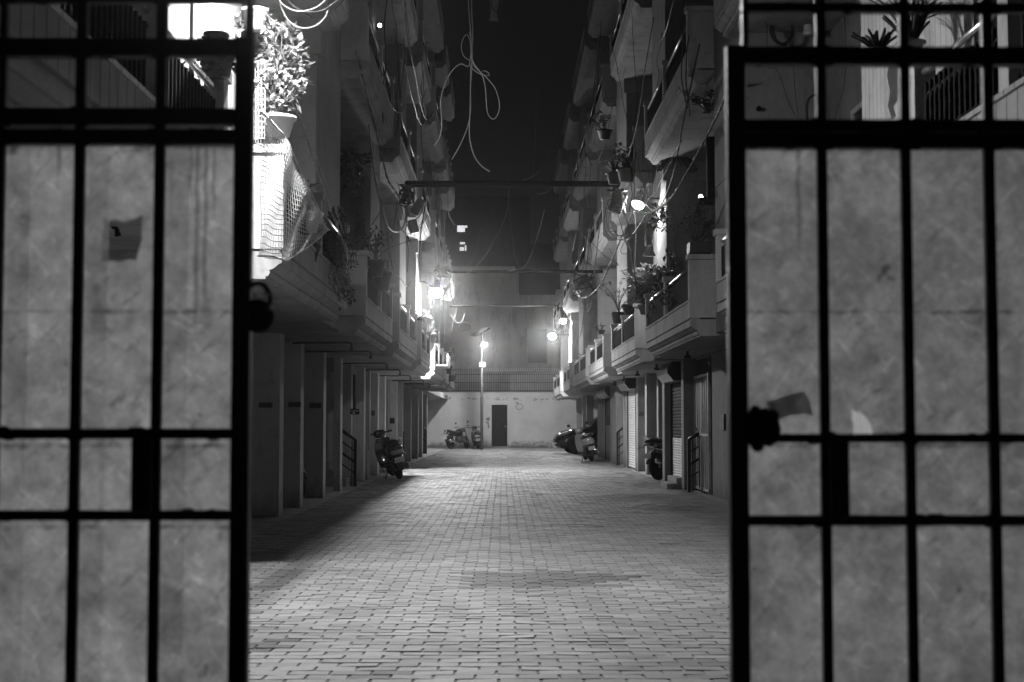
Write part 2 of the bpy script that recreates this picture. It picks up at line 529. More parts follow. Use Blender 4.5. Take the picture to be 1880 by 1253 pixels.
def balcony(s, Xp, y0, y1, dz, root, k, bays=2, arches=False):
    m = MB(); m.prism_y(mould(Xp, dz), y0, y1, s)
    b = m.build('balcony', MAT['plaster_grooved'], root)
    e = MB()
    e.box(s*(Xp-.006), s*(Xp+1.28), y0-.006, y0+.13, 2.58+dz, 3.34+dz)
    e.box(s*(Xp-.03), s*(Xp+1.28), y0-.03, y0+.16, 3.345+dz, 3.41+dz)
    e.build('end_wall', MAT['plaster_light'], b)
    ys = [y0+.13]
    for i in range(1, bays+1):
        yc = y0+.13+(y1-.07-y0-.13)*i/bays
        p = MB(); p.box(s*(Xp-.007), s*(Xp+.12), yc-.07, yc+.07, 2.822+dz, 3.34+dz)
        p.box(s*(Xp-.028), s*(Xp+.14), yc-.09, yc+.09, 3.343+dz, 3.41+dz)
        p.build('post', MAT['plaster_light'], b)
        railing(s, Xp, ys[-1], yc-.07, dz, b, arches)
        ys.append(yc+.07)
    return b

def block(s, Xp, y0, y1, ga, gb, nxt, label, dz_top=3, bays=2, arches=False):
    root = thing('apartment_block', label, 'building', (s*(Xp+2.5), (y0+y1)/2, 0), group='apartment blocks along the lane')
    bw = MB(); B = Xp+1.3
    # back wall with the recesses between the balconies, fin walls, beams
    bw.box(s*B, s*(B+.2), ga, gb, 2.56, 12.6)
    for k in range(3):
        z0 = 2.565+LH*k; z1 = 2.36+LH*(k+1)
        bw.box(s*(Xp+.34), s*(B-.002), y1-.17, y1-.012, z0, z1-.34)
        bw.box(s*(Xp+.29), s*(B-.004), y1-.22, y1-.006, z1-.335, z1)
        bw.box(s*(Xp+.95), s*(B-.006), y0+.14, y0+.36, z0, z1)
    if nxt:
        pm = MB().box(s*(Xp+.34), s*(B-.008), y1+(.55 if (s < 0 and y0 < 5) else .002), nxt-.012, 2.38, 12.3)
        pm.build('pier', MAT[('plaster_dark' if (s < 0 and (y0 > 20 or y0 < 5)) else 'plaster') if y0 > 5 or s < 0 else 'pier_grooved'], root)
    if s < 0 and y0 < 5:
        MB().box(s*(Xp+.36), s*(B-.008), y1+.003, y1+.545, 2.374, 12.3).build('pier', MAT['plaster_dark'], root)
    wall = bw.build('wall', MAT['plaster'], root)
    for k in range(3):
        balcony(s, Xp, y0, y1, LH*k, root, k, bays, arches)
        zf = 2.56+LH*k; yc = (y0+y1)/2
        dm = MB().box(s*(B-.03), s*(B-.005), yc-1.25, yc-.4, zf+.01, zf+2.05)
        d = dm.build('door', MAT['dark_door'], root)
        MB().sphere((s*(B-.05), yc-.5, zf+1.0), .03, 8).build('handle', MAT['steel'], d)
        wm = MB()
        for (a, b_, c, e) in ((.3, 1.4, .86, .92), (.3, 1.4, 1.9, 1.96), (.3, .36, .92, 1.9), (1.34, 1.4, .92, 1.9), (.83, .87, .92, 1.9)):
            wm.box(s*(B-.045), s*(B-.004), yc+a, yc+b_, zf+c, zf+e)
        wd = wm.build('window', MAT['white_frame'], root)
        MB().box(s*(B-.02), s*(B-.008), yc+.361, yc+1.339, zf+.921, zf+1.899).build('pane', MAT['glass_dark'], wd)
    rf = MB(); rf.prism_y(mould(Xp, LH*3, top=3.05), y0, y1, s)
    rf.box(s*(B+.205), s*(B+5), ga, gb, 12.3, 12.6)
    rf.box(s*(B+4.8), s*(B+5.0), ga, gb, 2.6, 12.29)
    rf.build('roof', MAT['plaster'], root)
    c = MB().box(s*(Xp+1.302), s*(Xp+6.3), ga, gb, 2.372, 2.558)
    c.build('ceiling', MAT['plaster'], root)
    return root

XL, XR = 1.74, 2.45
LB = [(3.6, 8.9), (11.2, 15.9), (18.1, 22.5), (24.0, 28.9), (30.5, 34.4), (36.6, 41.9), (43.7, 46.4), (47.6, 51.5)]
RB = [(3.6, 8.45), (10.9, 16.2), (18.5, 24.2), (26.1, 31.8), (34.4, 40.2), (41.5, 49.0), (51.6, 57.0), (60.3, 68.0)]
LLAB = ['pale block seen through the top of the left gate leaf, dark barred railing',
        'pale block whose brightly lit balcony end is hung with bird netting',
        'left block with dark tree and row of pots above its first balcony',
        'left block standing over the dark parked scooter, two open balcony bays',
        'left block just before the brightest lamp, grooved parapet lit from beyond',
        'left block whose balcony end glows white under the brightest lamp',
        'small far left block with leafy shrub on the balcony beyond the brightest lamp',
        'farthest block of the left row, nearest the solar street lamp']
RLAB = ['pale block seen through the top of the right gate leaf, arched iron railing',
        'block behind the right gate post with coiled cable hung on its wall',
        'right block above the roller shutter with the parked motorcycle, planter on balcony end',
        'right block lit by the shaded lamp, bushy plant and dark pots on its balcony',
        'right block with bright balcony parapet above the closed white shutter',
        'dark right block just before the two far lamps, shadowed balcony',
        'right block above the parked dark car, lamp and tangled cables at its end',
        'farthest block of the right row, white lit corner beside the end wall']
LBO, RBO = [], []
for i, (a, b) in enumerate(LB):
    ga = (LB[i-1][1]+a)/2 if i else 1.5
    gb = (b+LB[i+1][0])/2 if i+1 < len(LB) else b+.8
    LBO.append(block(-1, XL, a, b, ga, gb, LB[i+1][0] if i+1 < len(LB) else 0, LLAB[i], bays=3 if i == 0 else 2))
for i, (a, b) in enumerate(RB):
    ga = (RB[i-1][1]+a)/2 if i else 1.5
    gb = (b+RB[i+1][0])/2 if i+1 < len(RB) else 71.0
    RBO.append(block(1, XR, a, b, ga, gb, RB[i+1][0] if i+1 < len(RB) else 0, RLAB[i], bays=3 if i == 0 else 2, arches=(i == 0)))

def owner(objs, spans, y):
    best = min(range(len(spans)), key=lambda i: abs((spans[i][0]+spans[i][1])/2-y))
    return objs[best]

# left car-park columns: y of the front face, width of the front face
for y, wd in [(5.6, .4), (9.8, .4), (14.0, .4), (18.4, .37), (20.3, .31), (22.9, .36), (25.3, .12), (29.6, .24), (32.9, .33), (34.9, .22),
              (38.8, .35), (41.0, .3), (44.8, .42), (48.6, .5), (51.2, .5)]:
    m = MB(); x1 = -(XL+1.13)
    m.box(x1-wd, x1, y, y+.33, .0, 2.371)
    m.build('column', MAT['column_paint'], owner(LBO, LB, y), bevel=.008)
    if y > 18:
        m = MB().box(x1-3.4, x1-wd-.001, y+.05, y+.28, 2.12, 2.371)
        m.build('beam', MAT['plaster'], owner(LBO, LB, y))
for i, (a, b) in enumerate(LB):           # back of the car park and cross walls
    ga = (LB[i-1][1]+a)/2 if i else 1.5
    gb = (b+LB[i+1][0])/2 if i+1 < len(LB) else b+.8
    m = MB().box(-6.6, -6.4, ga, gb, 0, 2.371)
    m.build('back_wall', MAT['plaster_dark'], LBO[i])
MB().box(-3.35, -2.92, 27.6, 27.8, 0, 2.37).build('stair_wall', MAT['plaster_light'], LBO[3])
m = MB(); m.box(-4.6, -2.86, 30.75, 30.95, 0, 2.37); m.box(-2.95, -2.855, 30.2, 30.76, 0, .62)
m.build('stair_wall', MAT['plaster_light'], LBO[4])
m = MB().box(-3.75, -3.05, 38.0, 41.3, 0, 2.37)
m.build('stair_wall', MAT['plaster'], LBO[5])
MB().box(-6, -3.05, 51.9, 52.1, 0, 2.37).build('stair_wall', MAT['plaster'], LBO[7])
m = MB(); m.box(-3.3, -3.0, 56.8, 57.1, 0, 2.37); m.box(-6, -3.2, 57.05, 57.3, 0, 2.37)
m.build('stair_wall', MAT['plaster'], LBO[7])
m = MB().box(-7.5, -2.72, 52.32, 71.1, 2.372, 2.6); m.build('canopy', MAT['plaster'], LBO[7])
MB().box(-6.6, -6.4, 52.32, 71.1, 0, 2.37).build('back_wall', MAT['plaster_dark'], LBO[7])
st = MB()
for i in range(4): st.box(-3.5-.0, -2.95-.17*i, 27.05+.001*i, 27.55, .0 if i == 0 else .16*i, .16*(i+1))
st.build('steps', MAT['concrete'], LBO[3])

# right ground floor
def rg(i, boxes, mat='plaster', name='ground_wall', bev=.006):
    m = MB()
    for x0, x1, y0, y1, z0, z1 in boxes: m.box(x0, x1, y0, y1, z0, z1)
    return m.build(name, MAT[mat], RBO[i], bevel=bev)
rg(0, [(3.5, 3.8, 1.5, 10.1, 0, 2.371)])
rg(1, [(3.5, 3.8, 10.11, 17.35, 0, 2.371)], 'white_pot')
rg(2, [(3.5, 3.8, 17.36, 23.78, 0, 2.371), (3.5, 3.8, 23.781, 25.64, 2.34, 2.371), (3.28, 3.62, 25.72, 26.06, 0, 2.371),
       (3.62, 5.6, 25.66, 25.9, 0, 2.371), (5.4, 5.6, 23.9, 25.6, 0, 2.371)])
rg(3, [(3.45, 3.7, 26.07, 26.55, 0, 2.371), (3.45, 3.7, 26.56, 28.4, 2.2, 2.371), (3.24, 3.42, 28.42, 28.8, 0, 2.371),
       (4.7, 4.9, 28.81, 33.28, 0, 2.371), (3.52, 3.94, 32.1, 32.4, 0, 2.371), (3.38, 3.62, 33.3, 33.7, 0, 2.371)])
rg(4, [(3.63, 3.8, 33.71, 35.6, 0, 2.371), (3.39, 3.62, 35.62, 36.05, 0, 2.371), (3.48, 3.7, 36.06, 38.5, 2.25, 2.371),
       (3.40, 3.62, 38.55, 39.3, 0, 2.371), (3.62, 3.8, 39.31, 41.4, 0, 2.371), (3.36, 3.6, 39.32, 39.6, 0, 2.371)])
rg(5, [(3.33, 3.62, 41.6, 43.9, 0, 2.371), (3.5, 3.7, 43.91, 48.1, 2.2, 2.371), (3.47, 3.8, 48.12, 48.6, 0, 2.371),
       (3.6, 3.8, 48.61, 51.0, 0, 2.371), (3.38, 3.6, 50.2, 50.5, 0, 2.371)])
rg(6, [(7.4, 7.6, 50.3, 58.6, 0, 2.371), (3.6, 7.39, 51.02, 51.2, 0, 2.371), (3.42, 3.7, 57.6, 58.0, 0, 2.371)])
rg(7, [(3.45, 3.75, 61.0, 61.4, 0, 2.371), (7.4, 7.6, 58.61, 70.9, 0, 2.371), (3.45, 3.75, 66.0, 66.4, 0, 2.371)])

# roller shutters and grille door on the right
def shutter(parent, x, ya, yb, ztop, zlow, mat, hx, hmat, low=None):
    n = int((ztop-zlow)/.062); m = MB()
    prof = []
    for i in range(n):
        z = zlow+(ztop-zlow)*i/n; d = (ztop-zlow)/n
        prof += [(x+.012, z), (x-.004, z+d*.22), (x-.004, z+d*.7)]
    prof += [(x+.012, ztop), (x+.03, ztop), (x+.03, zlow)]
    m.prism_y(prof, ya, yb)
    o = m.build('roller_shutter', MAT[mat], parent)
    h = MB()
    z0 = ztop-.02
    hp = [(x+.02, z0), (x-hx*.62, z0), (x-hx, z0+.14), (x-hx, z0+.24), (x-hx*.62, z0+.38), (x+.02, z0+.38)]
    h.prism_y(hp, ya-.08, yb+.12)
    h.build('hood', MAT[hmat], o, bevel=.006)
    hq = [(a+(.004 if a > x else -.004), b) for a, b in hp]; MB().prism_y(hq, ya-.09, ya-.083).build('end_shade', MAT['shutter_dark'], o)  # dark plate puts the shade of the unlit hood end into colour
    fr = MB(); fr.box(x-.03, x+.03, ya-.07, ya-.003, 0.0, ztop-.03); fr.box(x-.03, x+.03, yb+.003, yb+.07, 0.0, ztop-.03)
    fr.build('guide_rail', MAT['dark_metal'], o)
    if low:
        l = MB().box(x-.002, x+.05, ya, yb, 0.0, zlow-.004); l.build('base_panel', MAT[low], o)
    return o
s1 = shutter(RBO[3], 3.39, 26.62, 28.32, 2.02, .92, 'shutter_dark', .30, 'hood_metal')
m = MB(); prof = []
for i in range(15):
    z = .17+.05*i; prof += [(3.402, z), (3.384, z+.012), (3.384, z+.036)]
prof += [(3.402, .92), (3.43, .92), (3.43, .17)]
m.prism_y(prof, 26.62, 28.32)
l = m.build('slat_curtain', MAT['shutter_light'], s1); l['label'] = 'pale lower part of the shutter'
s2 = shutter(RBO[4], 3.41, 36.15, 38.45, 2.10, .04, 'shutter_light', .30, 'hood_metal')
s3 = shutter(RBO[5], 3.5, 44.0, 48.0, 2.05, 1.15, 'shutter_dark', .33, 'hood_metal', low='plaster_dark')
m = MB()
for i in range(8):
    yy = 23.92+i*.232; m.box(3.455, 3.485, yy-.03, yy+.03, .08, 2.0)
for z in (.05, .98, 2.0): m.box(3.45, 3.49, 23.82, 25.62, z, z+.045)
for yy in (23.82, 24.68, 25.58): m.box(3.445, 3.495, yy, yy+.04, .03, 2.06)
g = m.build('grille_door', MAT['hood_metal'], RBO[2]); g['label'] = 'grey barred folding door'
MB().box(3.64, 3.66, 23.82, 25.62, .02, 2.02).build('recess_shade', MAT['dark_door'], g)  # dark sheet stands in for the shade of the recess behind the bars
m = MB(); m.box(3.40, 3.44, 25.0, 25.09, .98, 1.07); m.tube([(3.42, 25.01, 1.07), (3.42, 25.01, 1.13), (3.42, 25.08, 1.13), (3.42, 25.08, 1.07)], .008, 6)
m.build('padlock', MAT['chrome'], g)
MB().box(3.50, 3.53, 23.9, 25.5, 2.07, 2.33).build('transom_window', MAT['glass_dark'], RBO[2])
m = MB(); m.box(3.02, 3.36, 26.15, 27.3, 0, .1); m.box(3.2, 3.385, 26.2, 27.6, .1, .2)
m.build('steps', MAT['plaster_light'], RBO[3])

# ------------------------------------------------------------------ end wall, fence, buildings behind
def wall_mat():
    m, nt, b = nodes_of('damp_wall')
    p = pos(nt)
    sp = nt.nodes.new('ShaderNodeSeparateXYZ'); nt.links.new(p, sp.inputs[0])
    z = sp.outputs[2]
    base = ramp(nt, noise(nt, p, .9, 5, .65), [(.3, .46), (.7, .60)])
    band = ramp(nt, mathn(nt, 'ADD', z, mathn(nt, 'MULTIPLY', noise(nt, mapping(nt, p, (1.4, 1, 2.5)), 2.4, 6, .75), .9)),
                [(0, 1), (1, 1)])
    # flaking just under the coping and damp at the foot
    n1 = noise(nt, mapping(nt, p, (1.2, 1, 1.6)), 3.0, 6, .75)
    top = mathn(nt, 'SUBTRACT', 1.0, mathn(nt, 'MULTIPLY', mathn(nt, 'ABSOLUTE', mathn(nt, 'SUBTRACT', z, 2.42)), 3.2))
    ft = ramp(nt, mathn(nt, 'ADD', mathn(nt, 'MULTIPLY', top, .32), n1), [(.80, 1.0), (.86, .30)])
    foot = mathn(nt, 'SUBTRACT', 1.0, mathn(nt, 'MULTIPLY', z, 2.2))
    ff = ramp(nt, mathn(nt, 'ADD', mathn(nt, 'MULTIPLY', foot, .5), n1), [(.62, 1.0), (.95, .28)])
    c = mult(nt, mult(nt, base, ft), ff)
    nt.links.new(c, b.inputs['Base Color']); b.inputs['Roughness'].default_value = .9
    bump(nt, b, n1, .3, .01)
    MAT['damp_wall'] = m
wall_mat()
WY = 71.2
wroot = thing('boundary_wall', 'stained white wall closing the lane, dark door in it', 'wall', (0, WY+.1, 0))
m = MB(); m.box(-3.9, -.53, WY, WY+.25, 0, 2.72); m.box(.26, 7.4, WY, WY+.25, 0, 2.72); m.box(-.529, .259, WY+.002, WY+.25, 2.14, 2.718)
m.box(-3.95, 7.45, WY-.02, WY+.27, 2.722, 2.76)
m.build('wall', MAT['damp_wall'], wroot)
MB().box(-.525, .255, WY+.06, WY+.10, .0, 2.135).build('door', MAT['dark_door'], wroot)
m = MB(); m.box(-.60, -.53, WY-.03, WY-.001, 0, 2.2); m.box(.26, .33, WY-.03, WY-.001, 0, 2.2); m.box(-.529, .259, WY-.03, WY-.001, 2.14, 2.2)
m.build('door_frame', MAT['damp_wall'], wroot)
MB().box(-.6, .33, WY-.14, WY-.032, 0, .07).build('threshold', MAT['concrete'], wroot)
MB().sphere((.17, WY+.04, 1.05), .03, 8).build('door_knob', MAT['steel'], wroot)
m = MB()                                            # bracket plant-shaped stain painted beside the door
c = P(895, 775, WY-.012)
for (dx, dz, rx, rz) in ((0, .0, .11, .09), (.03, -.2, .05, .12), (-.05, -.16, .06, .03), (.05, -.37, .05, .1), (.08, .02, .05, .1)):
    ring = [(c.x+dx+rx*cos(a*pi/5)*random.uniform(.7, 1.2), c.y, c.z+.13+dz+rz*sin(a*pi/5)*random.uniform(.7, 1.2)) for a in range(10)]
    m.add(ring+[(p[0], p[1]+.008+.002*dz, p[2]) for p in ring], [tuple(range(10)), tuple(range(19, 9, -1))]+[(i, (i+1) % 10, 10+(i+1) % 10, 10+i) for i in range(10)])
m.build('peeled_patch', MAT['plaster_dark'], wroot)
f = thing('iron_fence', 'iron bar fence with curled spikes on top of the end wall', 'fence', (0, WY+.12, 2.76))
xs = [-3.55+.112*i for i in range(66)]
for i, x in enumerate(xs):
    m = MB(); m.box(x-.011, x+.011, WY+.109, WY+.131, 2.761, 3.80)
    bo = m.build('bar', MAT['dark_metal'], f)
    m = MB(); m.tube([(x, WY+.12, 3.802), (x, WY+.11, 3.88), (x+.005, WY+.06, 3.95), (x+.01, WY+.0, 3.94)], [.017, .02, .018, .006], 6)
    m.build('spike', MAT['dark_metal'] if x < -.9 else MAT['white_frame'], bo)  # lit look of the right-hand spikes is painted as a white colour
for z in (2.84, 3.25, 3.66):
    MB().box(-3.7, 3.84, WY+.135, WY+.155, z-.018, z+.018).build('rail', MAT['dark_metal'], f)
MB().box(.40, 3.84, WY+.17, WY+.19, 2.80, 3.64).build('backing_sheet', MAT['plaster_dark'], f)

b = thing('apartment_building', 'plain grey building with dim window rising behind the end wall', 'building', (-.5, 82, 0))
m = MB(); m.box(-9.0, .72, 77.0, 88, 0, 9.7); m.box(.721, 3.0, 77.3, 88, 0, 8.2); m.box(3.01, 12, 78.2, 88, 0, 8.6)
m.box(.55, .90, 76.86, 76.998, 0, 9.5); m.box(-9, .7, 76.9, 76.998, 9.3, 9.72); m.box(-9, .5, 76.94, 76.997, 6.6, 6.75)
m.build('wall', MAT['far_wall'], b)
m = MB().box(1.3, 2.5, 77.2, 77.298, 4.4, 6.4); wd = m.build('window', MAT['plaster_dark'], b)
MB().box(1.38, 2.42, 77.17, 77.198, 4.48, 6.32).build('pane', MAT['night_wall'], wd)
MB().box(.95, 1.25, 77.1, 77.298, 0, 5.9).build('pipe_duct', MAT['far_wall'], b)
emit('window_glow', .9)
b = thing('apartment_building', 'dark distant building with two small lit windows', 'building', (-4, 116, 0))
m = MB(); m.box(-14, 2.2, 112, 122, 0, 19.2); m.box(2.21, 9, 114, 122, 0, 15.6)
m.build('wall', MAT['night_wall'], b)
def litwin(px0, px1, py0, py1, parts):
    a = P(px0, py1, 111.9); c = P(px1, py0, 111.9)
    m = MB(); m.box(a.x-.12, c.x+.12, 111.92, 111.99, a.z-.12, a.z); m.box(a.x-.12, c.x+.12, 111.92, 111.99, c.z, c.z+.12)
    m.box(a.x-.12, a.x, 111.92, 111.99, a.z+.001, c.z-.001); m.box(c.x, c.x+.12, 111.92, 111.99, a.z+.001, c.z-.001)
    o = m.build('window', MAT['night_wall'], b)
    for u0, u1, v0, v1 in parts:
        g = MB().box(a.x+(c.x-a.x)*u0, a.x+(c.x-a.x)*u1, 111.94, 111.97, a.z+(c.z-a.z)*v0, a.z+(c.z-a.z)*v1)
        g.build('pane', MAT['window_glow'], o)
litwin(839.5, 858, 414.5, 426, [(0, .30, .68, 1), (.33, .7, .68, 1), (.73, 1, .68, 1), (0, .36, 0, .64), (.39, .75, 0, .64)])
litwin(843, 856, 445, 460.5, [(.08, .30, 0, .4), (.34, .64, 0, .4), (.8, 1, 0, .62), (.1, .8, .78, 1)])
# ------------------------------------------------------------------ entrance gate, two leaves
GY = 2.9
def gx(px, py=650): return P(px, py, GY).x
def gz(py, px=940): return P(px, py, GY).z
def fill_loop(name, outer, holes, mat, parent, y, thick=.003):
    org = ORG[parent.name]
    bm = bmesh.new(); ed = []
    for lp in [outer]+holes:
        vs = [bm.verts.new((p[0]-org.x, y-org.y, p[1]-org.z)) for p in lp]
        for i in range(len(vs)): ed.append(bm.edges.new((vs[i], vs[(i+1) % len(vs)])))
    bmesh.ops.triangle_fill(bm, edges=ed, use_beauty=True)
    me = bpy.data.meshes.new(name); bm.to_mesh(me); bm.free()
    me.materials.append(MAT[mat])
    o = bpy.data.objects.new(name, me); COL.objects.link(o); o.parent = parent; ORG[o.name] = org
    return o
def leaf(label, stile, bars, far_stile, rails, tops, top_edge, hole, plate, strips, side):
    xs0, xs1 = gx(stile[0]), gx(stile[1])
    fx = gx(far_stile)
    g = thing('gate_leaf', label, 'gate', ((xs0+fx)/2, GY, 0))
    zt = gz(rails[0][0]); ztt = gz(-260)
    MB().box(xs0, xs1, GY-.018, GY+.018, .03, zt+.003).build('stile', MAT['black_paint'], g, bevel=.004)
    MB().box(fx-.02, fx+.02, GY-.018, GY+.018, .03, ztt).build('stile', MAT['black_paint'], g, bevel=.004)
    # narrower frame of the part above the lower leaf
    MB().box(gx(top_edge[0]), gx(top_edge[1]), GY-.012, GY+.012, zt+.004, ztt).build('stile', MAT['black_paint'], g)
    xin = xs0 if side < 0 else xs1
    for a, b, d in rails:
        m = MB().box(xin if a > 60 else gx(top_edge[0 if side < 0 else 1]), fx, GY-d, GY+d, gz(b), gz(a))
        zc = (gz(a)+gz(b))/2
        for c, wd in bars:
            for q in range(3):
                m.sphere((gx(c)+random.uniform(-.02, .02), GY-d*.6, zc+random.choice((-1, 1))*(gz(a)-gz(b))*.5), random.uniform(.004, .008), 8, (1.6, .8, .7))
        for q in range(9):
            m.sphere((xin+(fx-xin)*random.random(), GY, gz(b if random.random() < .6 else a)), random.uniform(.003, .007), 8, (2.5, .8, .7))
        m.build('rail', MAT['black_paint'], g, bevel=.003)
    for c, wd in bars:
        x = gx(c); h = wd/F*GY/2
        m = MB().box(x-h, x+h, GY-.009, GY+.009, .05, ztt-.02)
        m.build('bar', MAT['black_paint'], g, bevel=.002)
    za = gz(tops)
    x0, x1 = sorted((xin+(.004 if side > 0 else -.004), fx))
    n = 26
    outer = [(x0, .06)]+[(x0+(x1-x0)*i/n, .06) for i in range(1, n)]+[(x1, .06), (x1, za)]+[(x1-(x1-x0)*i/n, za-random.uniform(0, .006)) for i in range(1, n)]+[(x0, za)]
    hp = [(P(px, py, GY+.021).x, P(px, py, GY+.021).z) for px, py in hole]
    fill_loop('sheet', outer, [hp], 'sheet' if side < 0 else 'sheet_right', g, GY+.021)
    for a, b in strips:
        m = MB(); xa, xb = gx(a), gx(b)
        if side < 0:
            m.add([(xa, GY+.027, .06), (xb, GY+.027, .06), (xb, GY+.027, za-.01), (xa, GY+.027, za-.01)], [(0, 1, 2, 3)])
            m.build('layer_strip', MAT['sheet_strip'], g)  # second translucent layer, makes a darker band beside each bar
    x0, x1 = gx(plate[0]), gx(plate[1])
    MB().box(x0, x1, GY-.026, GY+.012, gz(plate[3]), gz(plate[2])).build('latch_plate', MAT['black_paint'], g, bevel=.004)
    return g
left_leaf = leaf('left gate leaf of black bars, square torn hole in its sheeting', (427, 461), [(-4, 13), (141, 19), (289, 19), (-152, 19), (-300, 19), (-448, 19)], -600,
     [(75, 107, .016), (203, 233, .02), (240, 268, .014), (787, 806, .013), (937, 955, .013), (-8, 8, .011), (1320, 1340, .013), (1790, 1815, .016), (-230, -212, .011)],
     252, (446, 459), [(190, 398), (198, 405), (212, 403), (228, 408), (246, 403), (262, 396), (260, 415), (261, 440), (254, 462), (250, 478), (236, 476), (220, 481), (205, 479), (188, 480), (190, 455), (186, 436), (191, 415)],
     (249, 286, 805, 942), [(3, 43), (151, 190), (299, 338), (-142, -103), (-290, -252)], -1)
right_leaf = leaf('right gate leaf of black bars with a lump of lock and a small torn hole', (1337, 1371), [(1513, 18), (1668, 18), (1822, 19), (1976, 19), (2130, 19)], 2285,
     [(88, 120, .016), (222, 244, .02), (246, 273, .014), (797, 813, .013), (947, 965, .013), (7, 23, .011), (1330, 1350, .013), (1790, 1815, .016), (-230, -212, .011)],
     256, (1367, 1378), [(1564, 752), (1570, 757), (1578, 757), (1587, 764), (1595, 774), (1601, 786), (1602, 799), (1584, 798), (1566, 799), (1567, 780), (1563, 768)],
     (1516, 1552, 810, 952), [(1690, 1720), (1385, 1400)], 1)
# round lock hanging on the left stile
k = thing('padlock', 'round black padlock hanging from the left gate stile', 'padlock', tuple(P(474, 610, GY)))
m = MB(); c = P(473, 580, GY)
m.lathe([(0, -.016), (.03, -.016), (.034, -.010), (.034, .010), (.03, .016), (0, .016)], c, 22, 'y')
m.build('body', MAT['black_iron'], k)
m = MB(); c2 = P(473, 545, GY)
m.tube([c2+Vector((.026*cos(a), 0, .038*sin(a)-.01)) for a in [pi*i/10-.15 for i in range(12)]], .0055, 8)
m.build('shackle', MAT['dark_metal'], k)
m = MB()
for px, py in ((468, 541), (489, 543), (495, 566)): m.sphere(P(px, py, GY-.02), .005, 8)
m.build('rivet', MAT['steel'], k)
k = thing('gate_lock', 'black lump of lock and rag tied on the right gate leaf', 'lock', tuple(P(1400, 826, GY-.03)))
m = MB(); c = P(1398, 786, GY-.03)
m.eloft([(c.x-.034, c.y, c.z, .012, .024), (c.x-.022, c.y, c.z, .024, .036), (c.x+.01, c.y, c.z+.003, .026, .038), (c.x+.028, c.y, c.z-.002, .02, .030), (c.x+.036, c.y, c.z-.004, .01, .016)], 16, 2.6, 'x')
m.build('body', MAT['black_iron'], k)
m = MB()
for (px, py, r) in ((1387, 756, .013), (1417, 765, .016), (1391, 818, .014), (1412, 812, .010), (1376, 770, .012), (1424, 788, .012)):
    m.sphere(P(px, py, GY-.03), r, 10)
m.build('rag_knot', MAT['rubber'], k)
m = MB()
q = [(1405, 740), (1440, 728), (1475, 718), (1486, 735), (1492, 765), (1478, 760), (1450, 763), (1428, 772)]
pts = [P(a, b_, GY+.012) for a, b_ in q]
m.add(pts+[p+Vector((0, .003, 0)) for p in pts], [tuple(range(8)), tuple(range(15, 7, -1))]+[(i, (i+1) % 8, 8+(i+1) % 8, 8+i) for i in range(8)])
m.build('torn_patch', MAT['sheet_patch'], right_leaf)

# ------------------------------------------------------------------ lamps
def lamp(name, pos_, n, L, arm, label, cat='lamp', r=.10, group='wall lamps over the lane', hood=1.2, deep=.9):
    """dome lamp: glowing dome under a metal plate that faces along n, on an arm"""
    p = Vector(pos_); n = Vector(n).normalized()
    t = thing(name, label, cat, tuple(p), group=group)
    rot = Vector((0, 0, -1)).rotation_difference(n).to_matrix()
    m = MB()
    dh = r*deep
    m.lathe([(0, -dh), (r*.38, -dh*.93), (r*.71, -dh*.71), (r*.92, -dh*.38), (r, -.004), (r, .0)], p, 20, rot=rot)
    key = 'glow_%s' % L
    if key not in MAT: emit(key, LAMP_L[L], .9)
    m.build('glass_cover', MAT[key], t)
    m = MB(); m.lathe([(r*hood, -.004), (r*hood, .004), (r*.95, .05), (r*.3, .07), (0, .072)], p, 20, rot=rot)
    m.build('housing', MAT['hood_metal'], t)
    if arm:
        a = [p-n*.06]+[Vector(q) for q in arm]
        MB().tube(a, .016, 8).build('arm', MAT['dark_metal'], t)
    return t
lamp('wall_lamp', (-1.66, 10.05, 4.62), (.06, -.12, -.99), 'near', [(-1.9, 10.0, 4.8), (-2.085, 10.0, 4.8)], 'lamp above the netted balcony just beyond the top of the left gate', r=.11, deep=.45)
lamp('wall_lamp', (-1.66, 35.5, 4.50), (.06, -.28, -.95), 'left', [(-1.95, 35.5, 4.75), (-2.085, 35.5, 4.75)], 'brightest wall lamp, on the left over the spiky lit plant', r=.17)
lamp('wall_lamp', (2.42, 25.1, 5.10), (-.30, -.28, -.91), 'shade', [(2.62, 25.1, 5.2), (2.80, 25.1, 5.2)], 'shaded lamp tilted outward over the bushy plant on the right', r=.11)
lamp('wall_lamp', (2.06, 58.4, 4.80), (-.1, -.5, -.86), 'right_far', [(2.35, 58.5, 4.85), (2.80, 58.5, 4.85)], 'lower of the two far lamps on the right, standing out from the white corner', r=.15)
lamp('wall_lamp', (2.46, 57.3, 5.34), (.0, -.6, -.8), 'right_high', [(2.6, 57.4, 5.5), (2.80, 57.5, 5.5)], 'upper of the two far lamps on the right, wrapped in tangled cables', r=.12)
lamp('wall_lamp', tuple(PXX(697, 47, -2.0)), (.3, -.9, -.2), 'star', [(-2.09, 23.3, 7.72)], 'tiny star-like lamp high on the left blocks', r=.032)
lamp('wall_lamp', tuple(P(1287, 362, 18.9)), (-.6, -.6, -.3), 'tiny', [P(1296, 366, 19.0)], 'small glint of a lamp under the dark bracket on the right', r=.035)
m = MB(); a = P(1283, 372, 18.9); b_ = P(1334, 360, 18.9); m.box(a.x, b_.x, 18.85, 19.0, a.z-.02, a.z+.06)
a2 = P(1297, 300, 18.95); m.box(a2.x, a2.x+.19, 18.88, 19.0, a.z+.062, a2.z+.35)
m.build_top('meter_box', MAT['black_iron'], 'black box and bracket beside the small glint on the right wall', 'bracket')

